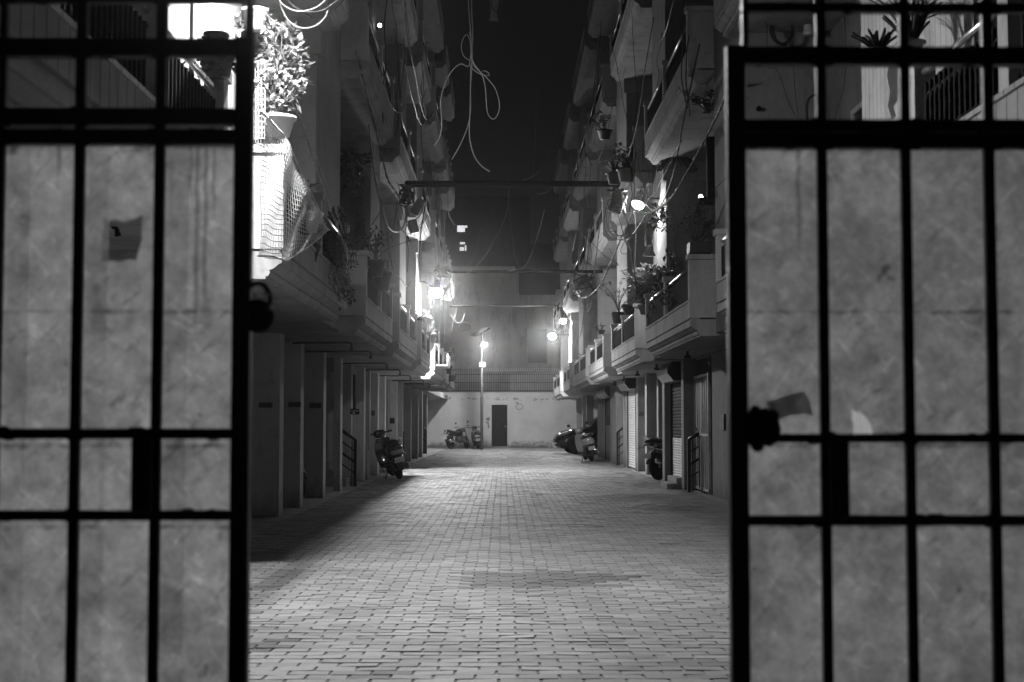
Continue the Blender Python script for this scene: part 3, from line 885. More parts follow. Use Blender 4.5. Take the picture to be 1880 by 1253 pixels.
# solar street lamp
SY = 65.5
bp = P(884.5, 825, SY)
t = thing('street_lamp', 'solar street lamp with square plate on its pole by the end wall', 'street lamp', (bp.x, SY, 0))
tp = P(885, 612, SY)
MB().lathe([(.075, 0), (.07, .02), (.066, 2.4), (.05, 2.45), (.045, tp.z)], (bp.x, SY, 0), 14).build('pole', MAT['pole_paint'], t)
hd = P(889.5, 634, SY-.55)
MB().tube([(bp.x, SY, hd.z+.05), (bp.x+.03, SY-.3, hd.z+.1), (hd.x, SY-.5, hd.z+.08)], .03, 8).build('arm', MAT['hood_metal'], t)
m = MB(); m.box(hd.x-.15, hd.x+.15, SY-1.4, SY-.35, hd.z+.02, hd.z+.10); m.build('head', MAT['hood_metal'], t, bevel=.01)
emit('glow_solar', LAMP_L['solar'])
m = MB(); m.sphere((hd.x, SY-1.15, hd.z-.05), .10, 12, (1, 1.2, .85)); m.build('glass_cover', MAT['glow_solar'], t)
q = [P(865, 615, SY+.35), P(874, 617, SY-.35), P(900, 602, SY-.35), P(890, 600.5, SY+.35)]
m = MB(); m.add(q+[p+Vector((0, 0, -.05)) for p in q], [(0, 1, 2, 3), (7, 6, 5, 4), (0, 4, 5, 1), (1, 5, 6, 2), (2, 6, 7, 3), (3, 7, 4, 0)])
m.build('solar_panel', MAT['panel_dark'], t)
a = P(879.8, 674, SY-.09); b_ = P(891.2, 665, SY-.09)
pl = MB().box(a.x, b_.x, SY-.10, SY-.075, a.z, b_.z).build('plate', MAT['plate_grey'], t)
m = MB()
for i, (u, v, wd) in enumerate(((.12, .62, .7), (.2, .3, .5))):
    m.box(a.x+(b_.x-a.x)*u, a.x+(b_.x-a.x)*(u+wd), SY-.104, SY-.1005, a.z+(b_.z-a.z)*v, a.z+(b_.z-a.z)*(v+.12))
m.build('lettering', MAT['hood_metal'], pl)

# ------------------------------------------------------------------ pipes across the lane
def beam(px0, px1, py0, py1, x0, x1, label, thick):
    y0 = P(px0, py0, 1).x; Y0 = x0/P(px0, py0, 1).x; Y1 = x1/P(px1, py1, 1).x
    a = P(px0, py0, Y0); b = P(px1, py1, Y1)
    m = MB(); d = (b-a).normalized(); a -= d*.02; b += d*.35
    m.tube([a, b], thick, 10); m.build_top('crossing_pipe', MAT['pipe_paint'], label, 'pipe', 'dark pipes carrying cables across the lane')
beam(748, 1136, 338, 338, -1.72, 2.45, 'nearest dark pipe carrying cables across the lane, thickest of three', .062)
beam(815, 1085, 499, 499, -1.70, 2.45, 'middle dark pipe across the lane with a cable looped along it', .045)
beam(828, 1028, 562, 562, -1.80, 2.40, 'farthest dark pipe across the lane, in front of the grey building', .038)

# ------------------------------------------------------------------ cables and ropes
def cat_rom(pts, n=8):
    out = []; q = [pts[0]]+pts+[pts[-1]]
    for i in range(1, len(q)-2):
        p0, p1, p2, p3 = q[i-1], q[i], q[i+1], q[i+2]
        for k in range(n):
            t = k/n
            out.append(.5*((2*p1)+(p2-p0)*t+(2*p0-5*p1+4*p2-p3)*t*t+(3*p1-p0-3*p2+p3)*t*t*t))
    out.append(pts[-1]); return out
def cable(px, Y, wpx, label, mat='cable_grey', name='cable', cat='cable', group='cables strung over the lane', twist=False, jit=.0):
    Ys = Y if isinstance(Y, (list, tuple)) else [Y, Y]
    n = len(px); pts = []
    for i, (a, b) in enumerate(px):
        y = Ys[0]+(Ys[1]-Ys[0])*i/max(1, n-1)
        pts.append(P(a, b, y)+Vector((0, random.uniform(-jit, jit), 0)))
    c = cat_rom(pts, 7); ym = (Ys[0]+Ys[1])/2; r = wpx*.58/F*ym/2
    m = MB()
    if twist:
        L = 0; prev = c[0]
        strands = [[], []]
        fine = cat_rom(c, 5)
        for i, p in enumerate(fine):
            L += (p-prev).length; prev = p
            t = (fine[min(i+1, len(fine)-1)]-fine[max(i-1, 0)]).normalized(); u = t.orthogonal().normalized(); q = t.cross(u)
            for k in range(2):
                a = L/(r*5)+pi*k
                strands[k].append(p+(u*cos(a)+q*sin(a))*r*.55)
        for s_ in strands: m.tube(s_, r*.6, 5)
    else:
        m.tube(c, r, 6)
    return m.build_top(name, MAT[mat], label, cat, group)
C = cable
C([(858,-30),(861,20),(865,70),(867,110),(864,160),(863,210),(862,250),(870,285),(884,305),(899,315)], 13.2, 4.5, 'longest grey cable end dangling over the lane centre')
C([(866,-30),(866,20),(868,60),(867,90),(866,118),(864,124),(864,170),(864,205),(857,238),(843,270),(829,294)], 13.3, 4, 'grey cable curling down-left from the hanging bundle')
C([(862,60),(866,80),(864,105),(860,122),(845,118),(828,133),(815,160),(809,190),(811,225),(808,250),(797,270)], 13.0, 4, 'grey cable arching wide to the left of the hanging bundle')
C([(864,80),(866,105),(872,120),(884,136),(891,160),(893,190),(897,212),(907,219),(915,208),(917,190),(910,165),(898,148),(884,134),(873,124),(866,108)], 12.8, 3.6, 'grey cable making a large drooping loop right of the hanging bundle')
C([(863,120),(869,128),(882,136),(896,139),(898,136),(892,131),(884,131)], 12.9, 4, 'short grey curled cable end beside the hanging bundle')
C([(864,112),(852,104),(847,88),(850,72),(857,64),(863,76),(865,92)], 13.1, 3, 'small thin loop of cable left of the hanging bundle')
C([(510,-12),(516,12),(528,36),(545,49),(563,52),(582,46),(596,33),(602,20)], 11.0, 5.2, 'lowest pale cable swag beside the netted plant', 'cable_mid')
C([(505,-20),(516,5),(533,17),(550,21),(570,18),(588,9),(606,-8)], 10.9, 5, 'pale cable swag crossing another at the top left', 'cable_mid')
C([(520,-8),(538,10),(556,20),(576,22),(596,17),(612,6),(632,-8)], 11.4, 4, 'pale cable swag running up toward the left upper floors', 'cable_mid')
C([(556,22),(575,32),(592,33),(606,26),(622,10),(640,-10)], 12.5, 3, 'dark thin swag just under the pale cables at the top left', 'cable_dark')
C([(653,95),(660,118),(668,150),(674,178),(684,215),(694,255),(703,295),(712,330),(726,352),(742,378),(752,398)], [17.6, 21.5], 6, 'dark twisted cable running down the left fronts', 'cable_dark', twist=True)
C([(722,52),(730,82),(732,120),(734,172),(738,180),(735,210),(731,240),(734,280),(731,305)], 26.5, 2.2, 'thin dark cable hanging down the left upper balconies', 'cable_dark')
C([(729,335),(734,350),(732,378),(726,400),(722,420)], 25.5, 2.2, 'thin dark cable below the left end of the nearest pipe', 'cable_dark')
C([(1345,140),(1330,180),(1312,222),(1288,268),(1264,312),(1240,352),(1222,373),(1205,385),(1188,391),(1174,389),(1164,382)], [15.5, 24.0], 7, 'thick twisted cable swooping up right from the shaded lamp', 'cable_dark', twist=True)
C([(1163,380),(1155,405),(1145,425),(1133,455),(1120,485),(1106,517),(1092,535),(1078,545),(1066,546),(1057,538)], [24.0, 33.0], 5, 'dark twisted cable sagging from the shaded lamp to the far junction box', 'cable_dark', twist=True)
C([(1143,385),(1150,405),(1156,432),(1158,455),(1162,482),(1167,520),(1168,551)], 24.4, 5, 'thick pale pipe running down to the balcony beneath the junction box', name='conduit_pipe', cat='pipe')
C([(1136,396),(1143,425),(1150,448),(1156,456)], 24.6, 4, 'shorter pale pipe under the junction box', name='conduit_pipe', cat='pipe')
C([(1113,380),(1109,410),(1115,428),(1130,438),(1146,439),(1160,431),(1178,424)], 24.2, 3, 'outer pale loop of cable under the junction box')
C([(1118,376),(1113,400),(1118,424),(1132,433),(1146,430),(1153,415),(1160,392)], 24.3, 2.6, 'inner pale loop of cable under the junction box')
C([(1122,378),(1118,404),(1124,426),(1138,436),(1154,424),(1163,400),(1165,385)], 24.8, 2.0, 'thin dark loop of cable under the junction box', 'cable_dark')
C([(1150,440),(1142,452),(1139,462),(1146,467),(1155,462),(1158,450)], 24.1, 2, 'small pale curl of wire under the junction box')
C([(820,499),(826,502),(836,506),(846,506),(858,502),(872,492),(892,468),(910,438),(926,404),(932,380),(934,350)], [34.6, 38], 2.2, 'thin lit cable rising from the brightest lamp to the night sky', 'cable_mid')
C([(825,513),(831,520),(840,521),(848,517),(855,506),(862,490),(873,460),(884,420)], [34.8, 37], 2.6, 'brightly lit short swag of cable beside the brightest lamp', 'cable_dark')
C([(933,330),(936,385),(940,430),(945,470),(953,490),(957,494)], 38, 1.6, 'thin grey wire dropping to the middle pipe', 'cable_grey')
C([(1000,385),(992,415),(980,455),(967,485),(957,493),(946,496),(934,498)], [36, 39], 1.7, 'thin grey wire sagging to the middle pipe from the right', 'cable_grey')
C([(960,490),(972,493),(985,497),(1004,499),(1022,498)], 39.6, 1.6, 'slack grey wire lying along the middle pipe', 'cable_grey')
C([(1036,243),(1028,300),(1012,345),(997,355),(985,356)], [30, 27], 2.2, 'grey cable dropping from the right upper floors to the nearest pipe', 'cable_grey')
C([(1025,235),(1006,290),(985,318),(962,331),(945,334)], [34, 28], 1.3, 'faint wire sloping across the sky to the nearest pipe', 'cable_grey')
C([(987,150),(984,220),(981,280),(978,320),(972,336)], 28, 1.2, 'faint vertical wire in the night sky right of centre', 'cable_grey')
C([(828,610),(832,590),(838,570),(830,548),(826,520),(832,470),(838,430)], 36.5, 2.2, 'thin dark cable hanging past the brightest lamp', 'cable_dark')
C([(827,578),(832,586),(838,592),(844,593),(850,587),(853,576)], 36.0, 2.4, 'pale V-shaped loop of cable hanging right of the spiky plant', 'cable_dark')
m = MB(); c = P(853, 600, 40); m.tube([c+Vector((.17*cos(a), 0, .115*sin(a))) for a in [2*pi*i/24 for i in range(24)]], .014, 6, closed=True)
m.build_top('cable_coil', MAT['cable_dark'], 'faint dark ring of cable hanging before the grey building', 'cable')
m = MB(); c = P(953.5, 747, WY-.03)
m.tube([c+Vector((.18*cos(a), 0, .14*sin(a))) for a in [2*pi*i/24 for i in range(24)]], .014, 6, closed=True)
m.tube([c+Vector((-.18, 0, .2)), c+Vector((-.12, 0, .23)), c+Vector((-.08, 0, .13))], .02, 6)
m.build_top('cable_coil', MAT['cable_grey'], 'pale coil of cable hung on the end wall right of its door', 'cable')
# thin dark wires over the right fronts
for pts, Y, lab in (
    ([(1118,60),(1130,110),(1140,160),(1146,200),(1155,235)], 27, 'thin dark wire slanting over the highest right balconies'),
    ([(1160,20),(1162,70),(1166,130),(1170,180),(1164,250),(1172,300),(1180,330)], 25.5, 'dark wire zigzagging down between the right upper balconies'),
    ([(1215,60),(1212,85),(1206,110),(1210,140),(1204,170)], 22, 'short dark wire along a right upper fin wall'),
    ([(1222,376),(1236,398),(1244,415),(1238,450),(1242,470),(1230,500)], 23.8, 'thin wire crossing the wall right of the shaded lamp'),
    ([(1244,412),(1252,420),(1264,424),(1276,422)], 21, 'short pale wire on the wall beside the dark shrub'),
    ([(1272,434),(1282,436),(1296,425),(1306,405),(1312,390)], 18.3, 'pale curly wire across the planter on the right'),
    ([(1345,315),(1320,340),(1305,350)], 17, 'thin stay wire slanting to the dark bracket'),
    ([(1300,425),(1316,412),(1324,390),(1340,355)], 17.2, 'thin wire rising right of the planter'),
    ([(1104,40),(1101,80),(1096,120),(1090,170),(1094,240)], 33, 'dark wire hanging on the farther right upper blocks'),
    ([(1064,420),(1090,450),(1110,470),(1140,490)], 30, 'thin dark wire crossing before the lit parapet soffit'),
    ([(1118,456),(1130,480),(1145,497)], 28.5, 'short thin wire left of the bushy plant')):
    C(pts, Y, 2.0, lab, 'cable_dark')
C([(905,-10),(902,8),(908,20),(916,22)], 30, 3, 'scrap of dark cable at the top of the frame right of centre', 'cable_dark')
m = MB(); q = [P(a, b_, 30) for a, b_ in ((898, -14), (915, -14), (915, 8), (912, 24), (914, 39), (907, 38), (899, 37), (901, 16))]
m.add(q+[p+Vector((0, .02, .0)) for p in q], [tuple(range(8)), tuple(range(15, 7, -1))]+[(i, (i+1) % 8, 8+(i+1) % 8, 8+i) for i in range(8)])
m.build_top('hanging_cloth', MAT['cloth'], 'pale cloth strip hanging from a line at the top centre', 'cloth')
for i, (pts, Y) in enumerate((([(745,335),(738,370),(742,402),(755,420),(770,420),(785,395)], 25.6), ([(742,345),(730,365),(728,395),(735,418),(750,430),(772,412),(780,385)], 25.8), ([(752,345),(748,372),(744,396),(752,425),(762,432)], 25.4))):
    C(pts, Y, 2.4, ['dark loop of cable round the hanging sack, shortest', 'dark loop of cable round the hanging sack, widest', 'dark cable dropping straight past the hanging sack'][i], 'cable_dark')
C([(756,404),(762,404),(770,398),(776,384),(778,372)], 25.2, 3.2, 'beaded pale cable bend in front of the hanging sack', 'cable_grey', twist=True)
for i in range(9):
    a0 = random.uniform(1018, 1034); b0 = random.uniform(560, 585)
    pts = [(a0+random.uniform(-4, 6), b0), (a0-random.uniform(0, 7), b0+12+random.uniform(0, 8)), (a0+2, b0+26+random.uniform(0, 12)), (a0+random.uniform(4, 12), b0+10+random.uniform(0, 20)), (a0+8, b0-4)]
    C(pts, 56.8-i*.05, 1.5, 'loop in the tangle of cables round the upper far lamp', 'cable_grey' if i % 2 else 'cable_dark', group='tangled cables round the upper far lamp')
# more dark cables and pipes hugging the left fronts
C([(771,520),(770,470),(772,430),(778,395),(785,340)], 29.5, 4.5, 'dark drain pipe running up the left block before the brightest lamp', 'cable_dark', name='drain_pipe', cat='pipe')
C([(748,500),(750,460),(745,430),(748,400)], 27, 3.5, 'dark drain pipe low on the left, next to the hanging sack', 'cable_dark', name='drain_pipe', cat='pipe')
C([(728,352),(718,362),(704,378),(694,396),(684,412)], [22.6, 21], 4, 'dark bent branch-like pipe above the pots on the left', 'cable_dark', name='drain_pipe', cat='pipe')
# ------------------------------------------------------------------ vehicles
def wheel(root, c, R, wdt, name='wheel', axis='x', spokes=6):
    c = Vector(c)
    m = MB(); h = wdt/2
    m.lathe([(R-.07, -h*.8), (R-.03, -h), (R-.008, -h*.6), (R, 0), (R-.008, h*.6), (R-.03, h), (R-.07, h*.8)], c, 28, axis)
    t = m.build(name, MAT['rubber'], root)
    m = MB()
    m.lathe([(R-.075, -h*.7), (R-.062, -h*.72), (R-.062, h*.72), (R-.075, h*.7)], c, 28, axis)
    m.lathe([(.0, -h*1.1), (.035, -h*1.1), (.035, h*1.1), (0, h*1.1)], c, 12, axis)
    for i in range(spokes):
        a = 2*pi*i/spokes; u = Vector((0, cos(a), sin(a))) if axis == 'x' else Vector((cos(a), 0, sin(a)))
        m.tube([c+u*.03, c+u*(R-.068)], .011, 6)
    m.build('rim', MAT['steel'], t)
    return t

def scooter(loc, rz, lean, body, label, group='parked scooters', steer=.5, plate=True):
    t = thing('scooter', label, 'scooter', loc, group=group, local=True, rot=(0, lean, rz))
    # forward is +y; wheels touch z = 0
    wheel(t, (0, -.58, .22), .22, .10); 
    cs, sn = cos(steer), sin(steer)
    m = MB()                                             # tail body, wide and rounded
    m.eloft([(-.90, 0, .70, .03, .03), (-.87, 0, .68, .11, .09), (-.78, 0, .64, .17, .14), (-.60, 0, .60, .205, .19), (-.40, 0, .58, .20, .20), (-.22, 0, .54, .17, .18), (-.10, 0, .46, .12, .13), (-.04, 0, .40, .06, .06)], 20, 2.5)
    m.build('body', MAT[body], t)
    m = MB(); m.eloft([(-.80, 0, .80, .04, .02), (-.74, 0, .81, .12, .045), (-.50, 0, .80, .15, .055), (-.25, 0, .77, .14, .05), (-.05, 0, .76, .11, .045), (.03, 0, .75, .04, .02)], 16, 2.6)
    m.build('seat', MAT['seat_vinyl'], t)
    m = MB(); m.tube([(-.15, -.42, .78), (-.17, -.66, .83), (-.15, -.84, .88), (-.06, -.92, .90), (.06, -.92, .90), (.15, -.84, .88), (.17, -.66, .83), (.15, -.42, .78)], .017, 8)
    m.build('grab_rail', MAT['steel'], t)
    m = MB(); m.eloft([(-.925, 0, .60, .05, .02), (-.91, 0, .60, .13, .045), (-.86, 0, .605, .155, .05), (-.82, 0, .61, .10, .03)], 16, 3)
    m.build('tail_light', MAT['lens'], t)
    m = MB(); m.tube([(-.20, -.55, .50), (-.19, -.80, .53), (-.11, -.94, .55), (.11, -.94, .55), (.19, -.80, .53), (.20, -.55, .50)], .016, 8)
    m.build('bumper_rail', MAT['dark_metal'], t)
    m = MB(); m.obox((0, -.90, .43), Vector((1, 0, 0)), Vector((0, .97, .24)), Vector((0, -.24, .97)), .065, .015, .12)
    m.obox((0, -.935, .30), Vector((1, 0, 0)), Vector((0, .97, .24)), Vector((0, -.24, .97)), .06, .006, .09)
    m.build('mudguard', MAT['black_plastic'], t)
    if plate:
        m = MB(); m.obox((0, -.955, .44), Vector((1, 0, 0)), Vector((0, .97, .24)), Vector((0, -.24, .97)), .105, .004, .055)
        p_ = m.build('number_plate', MAT['plate_white'], t)
        m = MB()
        for r_, n_ in ((.02, 5), (-.02, 6)):
            for i in range(n_):
                m.obox(Vector((-.075+.15*i/(n_-1), -.9605, .44))+Vector((0, -.24, .97))*r_, Vector((1, 0, 0)), Vector((0, .97, .24)), Vector((0, -.24, .97)), .008, .0012, .013)
        m.build('lettering', MAT['black_plastic'], p_)
    m = MB(); m.eloft([(-.42, .17, .30, .04, .06), (-.55, .19, .27, .06, .08), (-.75, .20, .27, .055, .07), (-.88, .20, .28, .03, .04)], 12, 2.5)
    m.build('exhaust', MAT['steel'], t)
    m = MB(); m.eloft([(-.72, -.17, .26, .05, .06), (-.55, -.16, .25, .07, .10), (-.30, -.14, .24, .06, .09), (-.20, -.12, .24, .02, .03)], 12, 2.5)
    m.build('engine', MAT['dark_metal'], t)
    m = MB(); m.box(-.17, .17, -.12, .36, .26, .31); m.build('floorboard', MAT['black_plastic'], t, bevel=.015)
    rings = []                                           # leg shield: curved sheet with thickness
    for z, y, hw in ((.27, .34, .17), (.40, .40, .20), (.60, .43, .215), (.78, .41, .20), (.90, .37, .14)):
        ring = [(hw*cos(a), y+.05*abs(sin(a))*(1 if sin(a) > 0 else -.2)+(-.05*cos(a)**2), z) for a in [2*pi*i/16 for i in range(16)]]
        rings.append(ring)
    MB().loft(rings).build('leg_shield', MAT[body], t)
    # steering parts turned by `steer`
    piv = Vector((0, .40, 0))
    R = Matrix.Rotation(steer, 3, 'Z')
    def tr(v): return piv+R @ (Vector(v)-piv)
    m = MB(); m.eloft([(.22, 0, .98, .05, .05), (.27, 0, 1.0, .12, .085), (.36, 0, 1.0, .14, .095), (.45, 0, .98, .10, .08), (.50, 0, .96, .04, .03)], 14, 2.4)
    m.v = [tuple(tr(v)) for v in m.v]; m.build('handlebar_cowl', MAT[body], t)
    m = MB(); m.tube([tr((-.34, .22, 1.03)), tr((-.2, .29, 1.02)), tr((.2, .29, 1.02)), tr((.34, .22, 1.03))], .017, 8)
    hb = m.build('handlebar', MAT['black_plastic'], t)
    for sx in (-1, 1):
        m = MB(); m.tube([tr((sx*.34, .22, 1.03)), tr((sx*.225, .28, 1.02))], .022, 8); m.build('grip', MAT['rubber'], hb)
    m = MB(); m.lathe([(0, .03), (.05, .028), (.075, .0)], tr((0, .50, .97)), 14, 'y'); m.build('headlight', MAT['lens'], t)
    for sx in (-1, 1):
        m = MB(); m.tube([tr((sx*.2, .30, 1.04)), tr((sx*.27, .30, 1.16))], .008, 6); m.eloft([(tr((sx*.3, .30, 1.2)).z-.045, tr((sx*.3, .3, 1)).x, tr((sx*.3, .3, 1)).y, .03, .01), (tr((0, 0, 1.2)).z, tr((sx*.3, .3, 1)).x, tr((sx*.3, .3, 1)).y, .06, .015), (1.245, tr((sx*.3, .3, 1)).x, tr((sx*.3, .3, 1)).y, .03, .01)], 12, 2.2, 'z')
        if label.startswith('pale'): m.build('mirror', MAT['black_plastic'], t)
    m = MB(); a = 0
    rings = []
    for i in range(7):
        a = radians(20+22*i); rings.append([tr((hx, .66+.25*cos(a), .20+.25*sin(a))+()) if False else tr((hx, .66+(.235+d)*cos(a), .20+(.235+d)*sin(a))) for hx, d in ((-.06, 0), (-.04, .03), (.04, .03), (.06, 0), (.0, .004))])
    m.loft(rings); m.build('front_mudguard', MAT[body], t)
    m = MB(); m.tube([tr((-.07, .66, .2)), tr((-.06, .56, .42)), tr((-.03, .47, .62))], .02, 8); m.tube([tr((.07, .66, .2)), tr((.06, .56, .42)), tr((.03, .47, .62))], .02, 8)
    m.build('fork', MAT['dark_metal'], t)
    wm = MB()
    c = tr((0, .66, .20)); rot = R
    for nm, prof, mt in (('wheel', [(.14, -.04), (.18, -.045), (.2, 0), (.18, .045), (.14, .04)], 'rubber'), ('rim', [(0, -.05), (.04, -.05), (.05, -.02), (.135, -.035), (.135, .035), (.05, .02), (.04, .05), (0, .05)], 'steel')):
        mm = MB(); mm.lathe(prof, c, 24, 'x', rot=rot)
        if nm == 'wheel': wo = mm.build('wheel', MAT[mt], t)
        else: mm.build('rim', MAT[mt], wo)
    m = MB(); m.tube([(-.12, -.2, .26), (-.26, -.28, .02)], .012, 6); m.build('stand', MAT['dark_metal'], t)
    return t
def dark_row(x, y): return (x, y, .006)
scooter(dark_row(-2.36, 31.2), radians(17), radians(-13), 'dark_body', 'dark scooter leaning by the left pillars, white number plate, nearest vehicle', steer=-.55)
scooter(dark_row(2.72, 45.3), radians(9), radians(-11), 'silver_body', 'pale scooter leaning in front of the parked dark car', steer=-.35)
scooter(dark_row(-1.17, 67.3), radians(6), radians(-5), 'dark_body', 'dark scooter beside the solar lamp pole at the end wall', steer=-.5)

def motorcycle(loc, rz, lean, label, steer=.3, mirrors=True):
    t = thing('motorcycle', label, 'motorcycle', loc, group='parked motorcycles', local=True, rot=(0, lean, rz))
    wheel(t, (0, -.65, .30), .30, .11, spokes=6)
    R = Matrix.Rotation(steer, 3, 'Z'); piv = Vector((0, .48, 0))
    def tr(v): return piv+R @ (Vector(v)-piv)
    c = tr((0, .68, .30))
    mm = MB(); mm.lathe([(.225, -.042), (.27, -.05), (.30, 0), (.27, .05), (.225, .042)], c, 26, 'x', rot=R); wo = mm.build('wheel', MAT['rubber'], t)
    mm = MB(); mm.lathe([(.215, -.035), (.228, -.036), (.228, .036), (.215, .035)], c, 26, 'x', rot=R); mm.lathe([(0, -.06), (.04, -.06), (.04, .06), (0, .06)], c, 12, 'x', rot=R)
    for i in range(6):
        a = pi*i/3; u = R @ Vector((0, cos(a), sin(a))); mm.tube([c+u*.03, c+u*.22], .011, 6)
    mm.build('rim', MAT['steel'], wo)
    m = MB()
    for sx in (-.09, .09): m.tube([tr((sx, .68, .30)), tr((sx, .55, .62)), tr((sx, .44, .92))], [.026, .024, .02], 8)
    m.build('fork', MAT['chrome'], t)
    rings = []
    for i in range(7):
        a = radians(10+24*i); rings.append([tr((hx, .68+(.32+d)*cos(a), .30+(.32+d)*sin(a))) for hx, d in ((-.06, 0), (-.04, .025), (.04, .025), (.06, 0), (0, .004))])
    MB().loft(rings).build('front_mudguard', MAT['dark_body'], t)
    m = MB(); m.eloft([(-.12, 0, .76, .06, .05), (-.05, 0, .79, .12, .10), (.10, 0, .83, .15, .13), (.26, 0, .84, .15, .12), (.36, 0, .83, .08, .08), (.40, 0, .82, .03, .03)], 18, 2.4)
    m.build('tank', MAT['dark_body'], t)
    m = MB(); m.eloft([(-.86, 0, .86, .05, .02), (-.80, 0, .86, .12, .04), (-.5, 0, .82, .14, .05), (-.2, 0, .78, .13, .05), (-.06, 0, .78, .06, .03)], 14, 2.6)
    m.build('seat', MAT['seat_vinyl'], t)
    m = MB(); m.eloft([(-.98, 0, .82, .04, .03), (-.92, 0, .80, .10, .06), (-.6, 0, .74, .13, .07), (-.3, 0, .68, .13, .09), (-.15, 0, .66, .08, .07)], 14, 2.5)
    m.build('tail_fairing', MAT['dark_body'], t)
    m = MB(); m.tube([(-.13, -.5, .84), (-.14, -.85, .90), (-.06, -.98, .93), (.06, -.98, .93), (.14, -.85, .90), (.13, -.5, .84)], .014, 8)
    m.build('grab_rail', MAT['chrome'], t)
    m = MB(); m.eloft([(-.16, 0, .42, .06, .08), (-.08, 0, .42, .14, .16), (.12, 0, .44, .15, .17), (.25, 0, .46, .11, .14), (.32, 0, .46, .04, .05)], 14, 3.2)
    for i in range(5): m.box(-.12, .12, .02+.035*i, .035+.035*i, .52, .68)
    m.build('engine', MAT['dark_metal'], t)
    m = MB(); m.tube([(.1, .25, .48), (.14, .34, .36), (.14, .2, .26), (.15, -.2, .26)], .022, 8); m.tube([(.15, -.2, .26), (.17, -.4, .29), (.18, -.95, .40)], [.03, .05, .045], 12)
    m.build('exhaust', MAT['chrome'], t)
    m = MB(); m.tube([(0, .42, .9), (0, .30, .62), (0, .22, .3), (0, -.2, .28), (0, -.25, .62), (0, .3, .72)], .024, 8); m.tube([(-.08, -.25, .4), (-.08, -.65, .3)], .022, 6); m.tube([(.08, -.25, .4), (.08, -.65, .3)], .022, 6)
    m.build('frame', MAT['black_iron'], t)
    m = MB()
    for sx in (-.13, .13): m.tube([(sx, -.62, .34), (sx, -.5, .70)], .026, 8)
    m.build('shock_absorber', MAT['chrome'], t)
    rings = []
    for i in range(7):
        a = radians(40+22*i); rings.append([(hx, -.65+(.33+d)*cos(a), .30+(.33+d)*sin(a)) for hx, d in ((-.07, 0), (-.05, .025), (.05, .025), (.07, 0), (0, .004))])
    MB().loft(rings).build('rear_mudguard', MAT['black_plastic'], t)
    m = MB(); m.tube([tr((-.36, .30, 1.05)), tr((-.2, .40, 1.06)), tr((-.08, .44, .98)), tr((.08, .44, .98)), tr((.2, .40, 1.06)), tr((.36, .30, 1.05))], .014, 8)
    hb = m.build('handlebar', MAT['chrome'], t)
    for sx in (-1, 1):
        MB().tube([tr((sx*.37, .295, 1.05)), tr((sx*.25, .375, 1.058))], .021, 8).build('grip', MAT['rubber'], hb)
    m = MB(); m.lathe([(.03, -.12), (.09, -.05), (.10, .02), (.095, .035)], tr((0, .56, .90)), 16, 'y', rot=R); hl = m.build('headlight', MAT['black_plastic'], t)
    m = MB(); m.lathe([(0, .06), (.05, .055), (.092, .036)], tr((0, .56, .90)), 16, 'y', rot=R); m.build('lens', MAT['lens'], hl)
    for sx in (-1, 1):
        m = MB(); a = tr((sx*.22, .38, 1.07)); b_ = tr((sx*.30, .36, 1.24)); m.tube([a, b_], .007, 6)
        m.eloft([(b_.z-.03, b_.x, b_.y, .03, .008), (b_.z+.02, b_.x, b_.y, .062, .014), (b_.z+.06, b_.x, b_.y, .03, .008)], 12, 2.3, 'z')
        if mirrors: m.build('mirror', MAT['black_plastic'], t)
    m = MB(); m.obox((0, -1.02, .52), Vector((1, 0, 0)), Vector((0, 1, 0)), Vector((0, 0, 1)), .10, .004, .055); m.build('number_plate', MAT['plate_white'], t)
    m = MB(); m.eloft([(-1.02, 0, .76, .04, .02), (-1.0, 0, .76, .08, .035), (-.95, 0, .76, .08, .035)], 12, 3); m.build('tail_light', MAT['lens'], t)
    for sx in (-1, 1):
        m = MB(); m.tube([(sx*.08, -.93, .72), (sx*.2, -.96, .71)], .01, 6); m.sphere((sx*.22, -.97, .71), .03, 8); m.build('indicator', MAT['lens'], t)
    m = MB(); m.tube([(-.1, -.05, .26), (-.27, -.1, .01)], .012, 6); m.build('stand', MAT['dark_metal'], t)
    return t
motorcycle((-2.02, 67.6, .006), radians(-36), radians(-9), 'motorcycle leaning at the foot of the end wall, mirror raised', steer=.35)
motorcycle((3.72, 30.5, .006), radians(-40), radians(-7), 'motorcycle half hidden by the pillar next to the roller shutter', steer=.3, mirrors=False)
motorcycle((-3.35, 21.9, .006), radians(200), radians(7), 'motorcycle hidden in the dark between the nearest left columns', steer=.3, mirrors=False)

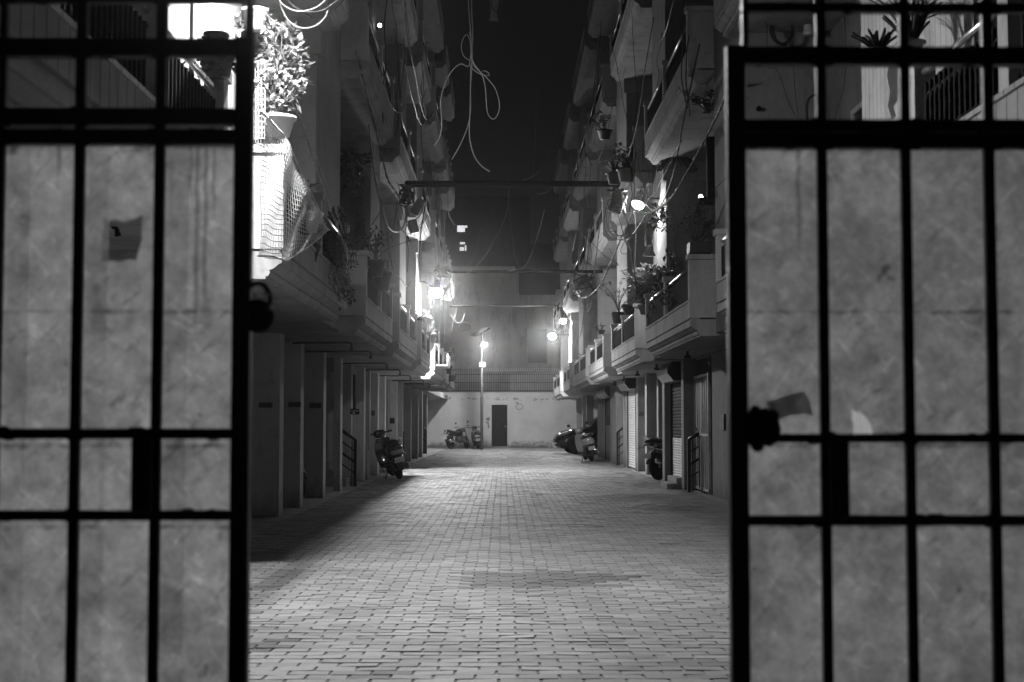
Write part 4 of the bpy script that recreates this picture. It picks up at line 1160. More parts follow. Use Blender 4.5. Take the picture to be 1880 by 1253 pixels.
def car(loc, rz, label):
    t = thing('parked_car', label, 'car', loc, local=True, rot=(0, 0, rz))
    # forward is -x (towards the lane); length 3.9, width 1.7
    def ring(x, hw, zb, zs, zt, wt):
        """half width, sill, shoulder, top, top half width"""
        pts = [(-hw*.93, zb), (-hw, zb+.12), (-hw*1.0, (zb+zs)/2), (-hw*.97, zs), (-wt, zt-.03), (-wt*.8, zt), (wt*.8, zt), (wt, zt-.03), (hw*.97, zs), (hw, (zb+zs)/2), (hw, zb+.12), (hw*.93, zb)]
        return [(x, a, z) for a, z in pts]
    m = MB()
    m.loft([ring(-1.98, .50, .36, .56, .66, .40), ring(-1.93, .70, .26, .66, .76, .58), ring(-1.75, .80, .22, .76, .88, .66), ring(-1.35, .84, .22, .84, .98, .70), ring(-.80, .85, .22, .90, 1.06, .72),
            ring(-.62, .85, .22, .92, 1.10, .72), ring(.0, .85, .22, .94, 1.55, .60), ring(.9, .85, .22, .95, 1.58, .60), ring(1.5, .84, .22, .95, 1.45, .60), ring(1.85, .78, .28, .92, 1.05, .62), ring(1.95, .6, .36, .8, .9, .5)])
    m.build('body', MAT['car_paint'], t)
    for sx, x in ((-1, -1.22), (1, -1.22), (-1, 1.28), (1, 1.28)):
        c = (x, sx*.78, .33)
        m = MB(); m.lathe([(.20, -.09), (.29, -.10), (.33, -.06), (.33, .06), (.29, .10), (.20, .09)], c, 28, 'y'); wo = m.build('wheel', MAT['rubber'], t)
        m = MB(); m.lathe([(.0, -.075), (.21, -.085), (.21, .085), (0, .075)], c, 20, 'y')
        for i in range(7):
            a = 2*pi*i/7; m.tube([Vector(c)+Vector((0, sx*.09, 0)), Vector(c)+Vector((.2*cos(a), sx*.095, .2*sin(a)))], .02, 6)
        m.build('rim', MAT['dark_metal'], wo)
        m = MB(); q = []
        for i in range(11):
            a = pi*i/10; q.append((x+.385*cos(a), sx*.845, .33+.385*sin(a)))
        m.tube(q, .03, 8); m.build('wheel_arch', MAT['black_plastic'], t)
    for sx in (-1, 1):
        m = MB(); m.eloft([(-1.92, sx*.56, .68, .05, .03), (-1.86, sx*.60, .72, .12, .07), (-1.70, sx*.69, .79, .12, .075), (-1.48, sx*.75, .86, .08, .05), (-1.38, sx*.78, .88, .03, .02)], 14, 2.2, 'x')
        m.build('headlight', MAT['lens'], t)
    m = MB(); m.box(-1.985, -1.93, -.42, .42, .44, .60); m.build('grille', MAT['black_plastic'], t, bevel=.02)
    m = MB(); m.eloft([(-2.02, 0, .34, .55, .05), (-1.98, 0, .34, .70, .09), (-1.85, 0, .33, .82, .10), (-1.7, 0, .32, .86, .09)], 16, 4, 'x'); m.build('bumper', MAT['car_paint'], t)
    m = MB(); m.add([(-.60, -.66, 1.10), (-.60, .66, 1.10), (-.02, .57, 1.55), (-.02, -.57, 1.55), (-.64, -.66, 1.13), (-.64, .66, 1.13), (-.05, .57, 1.57), (-.05, -.57, 1.57)], [(0, 1, 2, 3), (7, 6, 5, 4), (0, 4, 5, 1), (1, 5, 6, 2), (2, 6, 7, 3), (3, 7, 4, 0)])
    m.build('windscreen', MAT['glass_dark'], t)
    for sx in (-1, 1):
        m = MB(); y = sx*.80
        m.add([(-.45, y, 1.0), (1.45, y, 1.02), (1.3, sx*.63, 1.46), (.02, sx*.625, 1.5), (-.45, y+sx*.02, 1.0), (1.45, y+sx*.02, 1.02), (1.3, sx*.65, 1.46), (.02, sx*.645, 1.5)], [(0, 1, 2, 3), (7, 6, 5, 4), (0, 4, 5, 1), (1, 5, 6, 2), (2, 6, 7, 3), (3, 7, 4, 0)])
        m.build('side_window', MAT['glass_dark'], t)
        m = MB(); m.sphere((-.35, sx*.98, 1.02), .1, 10, (.6, 1, .7)); m.tube([(-.38, sx*.83, .98), (-.35, sx*.95, 1.0)], .02, 6); m.build('mirror', MAT['car_paint'], t)
    m = MB(); m.box(-2.03, -2.022, -.25, .25, .30, .41); m.build('number_plate', MAT['plate_white'], t)
    return t
car((4.05, 56.6, .006), radians(4), 'dark car nosing out from under the right blocks')

# ------------------------------------------------------------------ stair handrails
def handrail(px, base_y, X, Y, dxs, rise, h, label, s):
    """post at the lane end, rails sloping up away from the lane"""
    t = thing('handrail', label, 'handrail', (X, Y, 0), group='black stair handrails')
    x1 = X+s*dxs
    MB().box(X-.03, X+.03, Y-.03, Y+.03, .0, h).build('post', MAT['black_paint'], t)
    for k in range(1):
        MB().box(X+s*.06-.012, X+s*.06+.012, Y-.012, Y+.012, .0, h-.02).build('post', MAT['black_paint'], t)
        MB().box(x1-.012, x1+.012, Y-.012, Y+.012, rise*.6, h+rise-.02).build('post', MAT['black_paint'], t)
    for i, th in enumerate((.032, .014, .024, .014)):
        z = h-.01-i*h*.235
        MB().tube([(X, Y, z), (x1, Y, z+rise)], th, 8).build('rail', MAT['black_paint'], t)
    return t
handrail(0, 0, -2.79, 27.1, .34, .24, .90, 'black stair handrail between the left columns nearer than the dark scooter', -1)
handrail(0, 0, -3.02, 43.6, .24, .2, .95, 'black stair handrail just past the dark scooter on the left', -1)
handrail(0, 0, -3.02, 56.6, .30, .25, .95, 'farthest left black stair handrail, close to the end wall', -1)
handrail(0, 0, 3.31, 40.9, .24, .2, .95, 'black stair handrail beside the closed white shutter', 1)
handrail(0, 0, 3.27, 24.95, .18, .10, .93, 'black stair handrail next to the grille door on the right', 1)

# ------------------------------------------------------------------ signs on the columns
def board(px0, py0, px1, py1, Y, mat, label, rows, ink, hang=None, name='sign_board', cat='sign'):
    a = P(px0, py1, Y); b_ = P(px1, py0, Y); dy = .02
    t = thing(name, label, cat, ((a.x+b_.x)/2, Y, a.z))
    MB().box(a.x, b_.x, Y-dy, Y, a.z, b_.z).build('panel', MAT[mat], t)
    m = MB(); W = b_.x-a.x; H = b_.z-a.z
    for v, u0, u1, n in rows:
        for i in range(n):
            x = a.x+W*(u0+(u1-u0)*(i+.5)/n); wd = W*(u1-u0)/n*.28
            zc = a.z+H*v
            m.box(x-wd, x+wd*.2, Y-dy-.004, Y-dy-.0005, zc-H*.13, zc+H*.13)
            if random.random() < .6: m.box(x-wd, x+wd, Y-dy-.004, Y-dy-.0005, zc+H*random.choice((.10, -.13, 0)), zc+H*.13 if False else zc+H*.16)
    m.build('lettering', MAT[ink], t)
    if hang:
        MB().tube([(P(*h_, Y).x, Y-.0, P(*h_, Y).z) for h_ in hang], .03, 8).build('hanging_rod', MAT['black_paint'], t)
    return t
board(643, 751, 660, 761.5, 26.4, 'black_paint', 'small black hanging sign with white lettering between left columns', [(.62, .08, .92, 7), (.26, .1, .9, 1)], 'plate_white', hang=[(650.5, 688), (650.5, 751)])
board(710, 768, 724.5, 778, 38.7, 'black_paint', 'plain black board on a left column above the dark scooter', [(.5, .2, .8, 4)], 'dark_metal')
def plate(px, py, Y, w, label, mat='plaster_dark'):
    board(px-w/2, py-5, px+w/2, py+5, Y, mat, label, [(.6, .08, .92, 6), (.25, .1, .9, 5)], 'black_iron', name='name_plate', cat='name plate')
plate(488, 744, 18.38, 26, 'tilted worn name plate on the nearest left column')
plate(541, 743, 20.28, 24, 'worn name plate on the second left column')
plate(579, 745, 22.88, 22, 'worn name plate on the wide third left column')
plate(685, 759, 32.88, 7, 'tiny name plate on a left column over the dark scooter')
plate(1178, 760, 35.6, 12, 'worn name plate on the right column beside the closed white shutter')
m = MB(); a = P(1325, 757, 21.9); m.box(3.47, 3.5, 22.3, 22.6, 1.1, 1.35); m.build_top('switch_box', MAT['dark_metal'], 'small box on the right wall nearer than the grille door', 'box')

# drain pipes under the left ceilings
for i, (x0, x1, Y) in enumerate(((-3.1, -2.1, 22.4), (-2.95, -2.15, 20.0), (-3.0, -2.2, 26.8), (-3.0, -2.2, 30.2), (-2.9, -2.2, 33.6), (-2.9, -2.1, 37.6), (-2.8, -2.1, 40.4))):
    m = MB(); m.tube([(x0, Y, 2.33), (x1, Y, 2.34), (x1+.03, Y, 2.31), (x1+.03, Y, 2.25)], .014, 8)
    m.tube([(x1+.03, Y, 2.27), (x1+.03, Y, 2.22)], .024, 8)
    m.build_top('drain_pipe', MAT['dark_metal'], ['drain pipe under the ceiling over the third left column', 'drain pipe under the ceiling over the second left column', 'drain pipe under the ceiling above the hanging sign', 'drain pipe under the ceiling above the dark scooter',
       'drain pipe under the ceiling just past the dark scooter', 'drain pipe under the ceiling below the brightest lamp', 'farthest drain pipe under the left ceilings'][i], 'pipe', 'drain pipes under the left ceilings')
for i, (x, Y) in enumerate(((2.95, 22.6), (3.0, 27.6), (2.95, 31.0), (3.0, 35.0), (3.05, 38.6))):
    m = MB(); m.tube([(x, Y, 2.38), (x, Y, 2.26)], .022, 8); m.tube([(x-.05, Y, 2.26), (x+.05, Y, 2.26)], .026, 8)
    m.build_top('drain_spout', MAT['dark_metal'], ['drain spout under the ceiling before the nearest right shutter hood', 'drain spout beside the hood over the parked motorcycle shutter', 'drain spout under the block with the lit bushy plant', 'drain spout close to the closed white shutter', 'farthest drain spout under the right ceilings'][i], 'pipe', 'drain spouts under the right ceilings')

# ------------------------------------------------------------------ plants
def leafset(m, p, d, L, W, fold=.25):
    """one folded leaf starting at p along d"""
    d = Vector(d).normalized(); u = d.cross(Vector((random.gauss(0, .3), random.gauss(0, .3), 1))).normalized(); n = u.cross(d)
    e = p+d*L-n*L*.12*random.random(); mdl = p+d*L*.5+n*W*fold*-.5
    m.add([p, p+d*L*.45+u*W*.5+n*W*fold*.5, e, p+d*L*.45-u*W*.5+n*W*fold*.5, mdl], [(0, 4, 2, 1), (0, 3, 2, 4)])
def rdir(): 
    while True:
        v = Vector((random.uniform(-1, 1), random.uniform(-1, 1), random.uniform(-1, 1)))
        if .05 < v.length < 1: return v.normalized()
def pot(c, r, h, mat, root, shape='round'):
    m = MB()
    m.lathe([(r*.68, 0), (r*.95, h*.86), (r*1.08, h*.86), (r*1.08, h), (r*.93, h), (r*.9, h*.88), (0, h*.88)], c, 18)
    m.build('pot', MAT[mat], root)
def plant(base, label, kind, H, Wd, mat='leaf_mid', pots=None, n=160, L=.1, W=.05, name='potted_plant', cat='plant', group='balcony plants', seed=0):
    """base = point where the stems leave the soil"""
    random.seed(1000+seed); b = Vector(base)
    t = thing(name, label, cat, tuple(b-Vector((0, 0, pots[1] if pots else 0))), group=group)
    if pots: pot(b-Vector((0, 0, pots[1])), pots[0], pots[1], pots[2], t)
    st = MB(); lf = MB()
    if kind == 'bush':
        tips = []
        ns = max(5, n//16)
        for i in range(ns):
            d = Vector((random.gauss(0, .55)*Wd, random.gauss(0, .55)*Wd, H*random.uniform(.45, 1.0)))
            m1 = b+d*.5+Vector((random.gauss(0, .06), random.gauss(0, .06), .05*H))*1; e = b+d
            pts = cat_rom([b+Vector((random.gauss(0, .02), random.gauss(0, .02), -.02)), m1, e], 4)
            st.tube(pts, [.011-.007*k/(len(pts)-1) for k in range(len(pts))], 5)
            tips.append(pts)
        for i in range(n):
            pts = random.choice(tips); k = min(len(pts)-1, int(len(pts)*(random.random()**.55)))
            p = pts[k]+rdir()*random.uniform(0, .06*max(H, Wd)); d = rdir(); d.z = d.z*.6+.15
            leafset(lf, p, d, L*random.uniform(.6, 1.25), W*random.uniform(.7, 1.2))
    elif kind == 'ball':
        cz = H*.5
        for i in range(n):
            q = rdir()*(random.random()**.4); p = b+Vector((q.x*Wd*.5, q.y*Wd*.5, cz+q.z*H*.5))
            dd = (q+rdir()*1.3+Vector((0, 0, .0))); leafset(lf, p, dd, L*random.uniform(.35, 1.35), W*random.uniform(.7, 1.2))
            if i % 9 == 0: st.tube([b, b.lerp(p, .5)+Vector((0, 0, .03)), p], [.01, .006, .003], 5)
    elif kind == 'spiky':
        for i in range(n):
            a = random.uniform(0, 2*pi); el = random.uniform(-.15, 1.25); Lr = H*random.uniform(.65, 1.1)
            d = Vector((cos(a)*cos(el), sin(a)*cos(el), sin(el))); pts = []
            for k in range(6):
                f_ = k/5; pts.append(b+d*Lr*f_+Vector((0, 0, -.45*Lr*f_*f_*cos(el))))
            u = d.cross(Vector((0, 0, 1)));  u = u.normalized() if u.length > .01 else Vector((1, 0, 0))
            wds = [.5, .9, 1, .8, .5, .04]; vs = []
            for p_, w_ in zip(pts, wds): vs += [p_-u*W*w_*.5, p_+Vector((0, 0, -W*.18*w_)), p_+u*W*w_*.5]
            lf.add(vs, [(3*k, 3*k+1, 3*k+4, 3*k+3) for k in range(5)]+[(3*k+1, 3*k+2, 3*k+5, 3*k+4) for k in range(5)], smooth=True)
        st.tube([b+Vector((0, 0, -.03)), b+Vector((0, 0, .06))], .03, 8)
    elif kind == 'conifer':
        st.tube([b, b+Vector((0, 0, H*.95))], [.02, .004], 6)
        for i in range(n):
            z = random.random()**1.3; r = Wd*.5*(1-z)**.8*min(1, .35+z*5)
            a = random.uniform(0, 2*pi); p = b+Vector((cos(a)*r*random.uniform(.3, .95), sin(a)*r*random.uniform(.3, .95), H*(.05+.9*z)))
            leafset(lf, p, Vector((cos(a)*.5, sin(a)*.5, 1)), L, W)
    elif kind == 'fern':
        for i in range(n):
            a = random.uniform(0, 2*pi); sp = Wd*random.uniform(.35, .6); pts = []
            for k in range(9):
                f_ = k/8; pts.append(b+Vector((cos(a)*sp*f_, sin(a)*sp*f_*.6, H*(.9*f_-1.3*f_*f_)*random.uniform(.9, 1.05))))
            st.tube(pts, .004, 4)
            for k in range(1, 9):
                for sd in (-1, 1):
                    dd = (pts[k]-pts[k-1]).normalized(); u = dd.cross(Vector((0, 0, 1))).normalized()*sd
                    for q in (0, .5): leafset(lf, pts[k-1].lerp(pts[k], q), u+dd*.5+Vector((0, 0, -.25)), L, W)
    elif kind == 'twig':
        for i in range(n):
            d = Vector((random.gauss(0, .5)*Wd, random.gauss(0, .4)*Wd, H*random.uniform(.5, 1))); m1 = b+Vector((d.x*.3, d.y*.3, d.z*.55)); e = b+d
            pts = cat_rom([b, m1, e], 4); st.tube(pts, [.009-.006*k/(len(pts)-1) for k in range(len(pts))], 5)
            for k in range(7): leafset(lf, e+rdir()*.03, rdir(), L*random.uniform(.7, 1.2), W)
            for k in range(3): leafset(lf, pts[len(pts)//2+k % 3], rdir(), L*.8, W)
    elif kind == 'cactus':
        for i in range(n):
            d = Vector((random.gauss(0, .5)*Wd, random.gauss(0, .4)*Wd, H*random.uniform(.5, 1)))
            pts = [b+Vector((d.x*.2, d.y*.2, 0)), b+d*.6, b+d]; lf.tube(cat_rom(pts, 4), [.009]*8+[.004], 7)
    elif kind == 'trail':
        for i in range(n):
            a = random.uniform(0, 2*pi); q = b+Vector((cos(a)*.05, sin(a)*.05, .0)); pts = [q]
            for k in range(6):
                q = q+Vector((random.gauss(cos(a)*.02, .02), random.gauss(sin(a)*.01-.01, .02), -H/6*random.uniform(.6, 1.2))); pts.append(q)
            st.tube(pts, .004, 4)
            for p_ in pts[1:]:
                for k in range(2): leafset(lf, p_, rdir()+Vector((0, 0, -.3)), L*random.uniform(.6, 1.2), W)
    st_ok = len(st.v) > 0
    lf.build('foliage', MAT[mat], t)
    if st_ok: st.build('stem', MAT['bark'], t)
    return t
# left block with the netting
plant(P(510, 215, 11.28), 'big pale leafy bush lit from above on the netted balcony end', 'ball', .78, .46, 'leaf_bright', (.14, .16, 'white_pot'), 640, .08, .05, seed=1)
plant(PXX(560, 392, -1.80), 'small pale plant in a white pot behind the bird net', 'bush', .36, .16, 'leaf_pale', (.16, .17, 'white_pot'), 50, .07, .04, seed=2)
plant(P(468, 18, 10.9), 'white pot hanging at the very top beside the left gate leaf', 'trail', .25, .3, 'leaf_pale', (.10, .16, 'white_pot'), 5, .06, .04, seed=3)
plant(P(650, 352, 19.6), 'dark leafy tree branch against the wall high on the left', 'bush', .62, .30, 'leaf_dark', None, 170, .15, .07, seed=4, name='small_tree')
plant(P(660, 470, 18.6), 'dark pointed conifer in a pot on the left balcony end', 'conifer', .82, .17, 'leaf_dark', (.13, .2, 'dark_pot'), 900, .08, .03, seed=5)
plant(P(690, 478, 18.9), 'dark leafy plant with spreading twigs right of the conifer', 'twig', .40, .36, 'leaf_dark', (.13, .22, 'dark_pot'), 16, .07, .035, seed=6)
plant(P(640, 478, 18.2), 'dark low bushy plant left of the conifer', 'bush', .34, .28, 'leaf_dark', (.12, .22, 'terracotta'), 170, .06, .03, seed=7)
plant(P(702, 500, 19.8), 'small dark plant in a square-looking pot on the left balcony rail', 'bush', .16, .16, 'leaf_dark', (.13, .26, 'dark_pot'), 50, .06, .03, seed=8)
for i, (px, py, Y) in enumerate(((600, 490, 14.6), (614, 500, 15.0), (625, 508, 15.3))):
    plant(P(px, py, Y), ['pot with trailing leaves under the bird net, leftmost of three', 'pot with trailing leaves under the bird net, middle of three', 'pot with trailing leaves under the bird net, rightmost of three'][i], 'trail', .3, .2, 'leaf_dark', (.09, .17, 'terracotta'), 8, .06, .03, seed=20+i)
plant(P(598, 430, 14.2), 'tangled dry creeper clinging to the net edge', 'trail', .55, .4, 'leaf_mid', None, 18, .07, .02, name='creeper', seed=9)
plant(P(620, 380, 15.2), 'dark creeper hanging along the net rope', 'trail', .7, .4, 'leaf_dark', None, 22, .07, .03, name='creeper', seed=10)
plant(P(565, 450, 13.2), 'dark leafy plant low behind the bird net', 'bush', .3, .3, 'leaf_dark', (.12, .16, 'dark_pot'), 120, .09, .03, seed=11)
# around the brightest lamp
plant(P(790, 612, 36.5), 'spiky plant glowing white on the lit balcony end', 'spiky', .46, .5, 'leaf_mid', (.15, .24, 'terracotta'), 22, .3, .055, seed=12)
plant(P(770, 582, 33.6), 'small lit plant in a dark pot left of the spiky plant', 'bush', .18, .16, 'leaf_pale', (.17, .24, 'dark_pot'), 70, .08, .035, seed=13)
plant(P(783, 580, 34.6), 'pale drooping leaves just above the spiky plant', 'spiky', .24, .2, 'leaf_pale', None, 12, .2, .05, seed=14)
plant(P(820, 672, 44.5), 'dark shrub on the balcony beyond the spiky plant', 'bush', .55, .42, 'leaf_mid', (.2, .25, 'dark_pot'), 260, .12, .05, seed=15)
plant(P(829, 690, 46.9), 'dark potted shrub in a wire holder on the farthest left balcony', 'bush', .3, .25, 'leaf_dark', (.16, .2, 'dark_pot'), 80, .1, .04, seed=16)
m = MB(); a = P(799, 669, 36.7); m.box(-1.72, -1.42, 36.9, 38.6, a.z-.04, a.z); m.box(-1.44, -1.41, 36.9, 38.6, a.z+.002, a.z+.28)
m.build_top('balcony_shelf', MAT['hood_metal'], 'bracket shelf sticking out beyond the glowing balcony end', 'shelf')
# right side
plant(P(1186, 560, 24.6), 'bushy plant with pale lit leaves below the shaded lamp', 'bush', .66, .34, 'leaf_bright', (.14, .17, 'terracotta'), 560, .13, .08, seed=17)
plant(P(1212, 545, 23.6), 'darker bushy plant right behind the lit one', 'bush', .5, .3, 'leaf_mid', (.14, .22, 'dark_pot'), 420, .11, .05, seed=18)
for i, (px, py, Y) in enumerate(((1226, 520, 22.2), (1240, 520, 21.2), (1253, 518, 20.4), (1215, 545, 23.0))):
    plant(P(px, py, Y), ['second dark pot hung on the railing under the shaded lamp', 'third dark pot hung on the railing under the shaded lamp', 'dark pot hung on the railing nearest the planter', 'dark pot hung on the railing beside the lit bush'][i], 'trail', .35, .25, 'leaf_dark', (.14, .24, 'dark_pot'), 9, .09, .04, seed=30+i)
plant(P(1282, 446, 18.6), 'dark shrub in the rectangular planter on the right balcony end', 'bush', .50, .30, 'leaf_dark', None, 300, .07, .03, seed=19, name='shrub')
m = MB(); a = P(1265, 467, 18.58); b_ = P(1306, 445, 18.58)
m.box(a.x, b_.x, 18.5, 18.82, a.z+.012, b_.z); m.box(a.x+.02, b_.x-.02, 18.52, 18.80, b_.z-.03, b_.z+.001)
m.build_top('planter', MAT['dark_pot'], 'rectangular dark planter on the right balcony end', 'planter', bevel=.006)
plant(P(1245, 296, 20.0), 'dark fern hanging in front of the upper right balcony', 'fern', .34, .75, 'leaf_dark', None, 13, .085, .028, seed=21, name='fern')
plant(P(1128, 318, 27.5), 'spiky dark plant on the upper right balcony over the nearest pipe', 'spiky', .42, .4, 'leaf_dark', (.16, .22, 'dark_pot'), 60, .3, .035, seed=22)
plant(P(1150, 310, 26.6), 'round dark bush on the upper right balcony above the junction box', 'bush', .45, .28, 'leaf_dark', (.18, .25, 'dark_pot'), 220, .09, .05, seed=23)
plant(P(1136, 574, 30.2), 'thin shrub with long bare twigs in a dark pot, right balcony', 'twig', .68, .50, 'leaf_mid', (.17, .24, 'dark_pot'), 13, .075, .035, seed=24)
plant(P(1158, 560, 28.0), 'two-tone dark pot with a short plant on the right balcony rail', 'trail', .12, .2, 'leaf_dark', (.19, .2, 'dark_pot'), 4, .08, .03, seed=25)
plant(P(1104, 606, 34.2), 'tiny plant in a small dark pot on the next right balcony', 'bush', .16, .1, 'leaf_dark', (.09, .11, 'dark_pot'), 30, .08, .04, seed=26)
plant(P(1226, 455, 23.3), 'climbing dark plant on the wall right of the shaded lamp', 'trail', .95, .3, 'leaf_dark', None, 8, .12, .06, seed=27, name='creeper')
plant(P(1208, 372, 23.6), 'vine hanging from the corner over the shaded lamp', 'trail', .5, .3, 'leaf_dark', None, 12, .12, .05, seed=28, name='creeper')
plant(P(1188, 336, 24.2), 'tangled vine clinging to the soffit edge above the shaded lamp', 'trail', .4, .4, 'leaf_mid', None, 9, .10, .03, seed=29, name='creeper')
plant(P(1110, 240, 31.0), 'dark plant on a high right balcony in the shadows', 'bush', .4, .3, 'leaf_dark', (.16, .2, 'dark_pot'), 120, .09, .05, seed=40)
plant(P(1300, 205, 18.7), 'dark round plant on the second right balcony end', 'bush', .35, .32, 'leaf_dark', None, 200, .08, .05, seed=41, name='shrub')
# seen through the gate tops
plant(P(1672, 78, 8.5), 'potted plant with bare twigs and cactus stems behind the right gate', 'cactus', .26, .16, 'leaf_dark', (.085, .07, 'terracotta'), 26, .1, .03, seed=42)
plant(P(1662, 70, 8.7), 'bare twiggy shrub above the cactus pot behind the right gate', 'twig', .34, .34, 'leaf_dark', None, 30, .02, .01, seed=43, name='shrub')
plant(P(1612, 90, 8.75), 'low dark cactus clump beside the cactus pot behind the right gate', 'cactus', .13, .2, 'leaf_dark', (.07, .06, 'dark_pot'), 22, .1, .03, seed=44)
plant(P(397, 62, 8.6), 'dark pot with drooping plant hanging behind the left gate top', 'trail', .3, .2, 'leaf_dark', (.075, .14, 'dark_pot'), 12, .05, .03, seed=45)
plant(P(398, 95, 8.7), 'dark pot standing on the railing end behind the left gate rail', 'bush', .12, .1, 'leaf_dark', (.12, .16, 'dark_pot'), 40, .05, .03, seed=46)

# ------------------------------------------------------------------ bird net over the left balcony end
def net(label):
    t_ = MB(); nu, nv = 44, 24
    edge = [(478, 205), (505, 232), (528, 262), (545, 300), (566, 345), (585, 385), (598, 420)]          # upper rope, image trace
    top = cat_rom([PXX(a, b, -1.69) for i, (a, b) in enumerate(edge)], 8)
    bottom = cat_rom([PXX(a, b, -1.70) for a, b in ((474, 470), (502, 472), (527, 478), (536, 472), (552, 462), (577, 445), (600, 424))], 8)
    def even(ps, n=60):
        L = [0]
        for a, b in zip(ps, ps[1:]): L.append(L[-1]+(b-a).length)
        out = []
        for i in range(n):
            t = L[-1]*i/(n-1); k = max(j for j in range(len(L)) if L[j] <= t+1e-9); k = min(k, len(ps)-2)
            out.append(ps[k].lerp(ps[k+1], (t-L[k])/max(1e-9, L[k+1]-L[k])))
        return out
    top = even(top); bottom = even(bottom)
    N = len(top)
    def at(u, v):
        f = u*(N-1); i = min(N-2, int(f)); fr = f-i
        a = top[i].lerp(top[i+1], fr); b = bottom[i].lerp(bottom[i+1], fr)
        p = a.lerp(b, v)
        p.x += .05*sin(pi*v)*(.4+.6*sin(pi*u))+.012*sin(u*23+v*9); p.z += .008*sin(u*31)+.01*sin(v*17+u*5)
        return p
    for i in range(nu+1):
        u = i/nu; n = max(3, int(nv*1.0)); t_.tube([at(u, k/n) for k in range(n+1)], .0028, 4, cap=False)
    for k in range(nv+1):
        v = k/nv; t_.tube([at(i/nu, v) for i in range(nu+1)], .0028, 4, cap=False)
    t_.tube(top, .011, 6); t_.tube(bottom, .009, 6)
    o = t_.build_top('bird_net', MAT['net_cord'], label, 'net'); return o
net('pale bird netting draped over the left balcony end and its pots')
m = MB()                                                              # draped part of the net over the pot above
for i in range(17):
    a = pi*(.55+.9*i/16); q = []
    for k in range(9):
        r = .15+.02*k/8; z = -.20+.62*k/8
        c = P(497, 215, 11.25); q.append(c+Vector((r*cos(a), r*sin(a)*.9, z)))
    m.tube(q, .0040, 4, cap=False)
for k in range(15):
    q = []; z = -.20+.62*k/14
    for i in range(17):
        a = pi*(.55+.9*i/16); r = .15+.02*k/14; c = P(497, 215, 11.25); q.append(c+Vector((r*cos(a), r*sin(a)*.9, z)))
    m.tube(q, .0040, 4, cap=False)
m.build_top('bird_net', MAT['net_cord'], 'piece of bird netting wrapped round the white pot under the pale bush', 'net')
C([(527,170),(543,205),(560,245),(578,300),(596,352),(616,410),(634,452)], [11.2, 15.4], 5, 'pale shaggy rope along the slanted net edge', 'net_cord', name='rope', cat='rope', twist=True)
C([(545,205),(566,250),(590,312),(612,372),(634,440)], [11.7, 15.4], 3.5, 'second thinner rope along the slanted net edge', 'net_cord', name='rope', cat='rope', twist=True)

# ------------------------------------------------------------------ boxes, sacks, small hung things
def sackbox(px0, py0, px1, py1, Y, mat, label, tilt, name='junction_box', cat='box', dep=.22):
    c = P((px0+px1)/2, (py0+py1)/2, Y); hw = (px1-px0)/F*Y/2*.8; hh = (py1-py0)/F*Y/2*.85
    ax = Vector((cos(tilt), 0, sin(tilt))); az = Vector((-sin(tilt), 0, cos(tilt)))
    m = MB(); m.obox(c, ax, Vector((0, 1, 0)), az, hw, dep/2, hh)
    o = m.build_top(name, MAT[mat], label, cat, bevel=.03); return o
sackbox(1116, 350, 1150, 396, 25.0, 'poly_sack', 'pale box wrapped in cables at the right end of the nearest pipe', -.35)
m = MB(); a = P(1135, 350, 24.9); m.tube([a+Vector((.18*cos(q)-.02, .1*sin(q), .03*sin(q)+.0)) for q in [2*pi*i/16 for i in range(16)]], .012, 6, closed=True)
for i in range(8):
    q = [P(random.uniform(1114, 1150), random.uniform(345, 395), 24.85) for k in range(4)]; m.tube(cat_rom(q, 6), .008, 5)
m.build_top('cable_tangle', MAT['cable_dark'], 'cables wound round the pale box on the nearest pipe', 'cable')
sackbox(1052, 506, 1090, 546, 31.0, 'poly_sack', 'tilted grey box with cables at the right end of the middle pipe', .45)
m = MB()
for i in range(9):
    q = [P(random.uniform(1050, 1092), random.uniform(498, 545), 30.8) for k in range(4)]; m.tube(cat_rom(q, 6), .011, 5)
m.build_top('cable_tangle', MAT['cable_dark'], 'cables wound round the tilted grey box on the middle pipe', 'cable')
sackbox(757, 362, 778, 400, 25.3, 'poly_sack', 'grey sack hanging under the left end of the nearest pipe', -.5, 'hanging_sack', 'sack')
sackbox(748, 402, 770, 432, 25.2, 'poly_sack', 'crumpled pale sack lowest of the bundle on the left', .25, 'hanging_sack', 'sack')
m = MB(); r_ = random.Random(5)
for i in range(14):
    q = [P(r_.uniform(733, 760), r_.uniform(338, 375), 25.5+r_.uniform(-.1, .1)) for k in range(5)]; m.tube(cat_rom(q, 6), .014, 5)
m.build_top('cable_tangle', MAT['cable_dark'], 'thick dark bundle of cables at the left end of the nearest pipe', 'cable')
m = MB(); r_ = random.Random(8)
for i in range(10):
    q = [P(r_.uniform(796, 830), r_.uniform(488, 512), 35.9+r_.uniform(-.15, .15)) for k in range(5)]; m.tube(cat_rom(q, 6), .012, 5)
m.build_top('cable_tangle', MAT['pipe_paint'], 'bundle of cables just above the brightest lamp', 'cable')
m = MB(); c = P(1192, 470, 23.9); m.lathe([(.115, 0), (.02, .17), (0, .175)], c, 14)
m.build_top('cone_cap', MAT['white_pot'], 'small white cone cap above the lit bushy plant', 'cap')
m = MB(); a = P(1186, 450, 24.0); b_ = P(1198, 432, 24.0)
for x in (a.x, b_.x):
    for y in (23.95, 24.1): m.tube([(x, y, a.z), (x, y, b_.z)], .006, 5)
for z in (a.z, b_.z): m.tube([(a.x, 23.95, z), (b_.x, 23.95, z), (b_.x, 24.1, z), (a.x, 24.1, z)], .006, 5, closed=True)
m.tube([P(1190, 432, 24), P(1188, 420, 24), P(1192, 405, 24)], .005, 5)
m.build_top('hanging_basket', MAT['steel'], 'little wire basket frame hanging under the shaded lamp', 'basket')
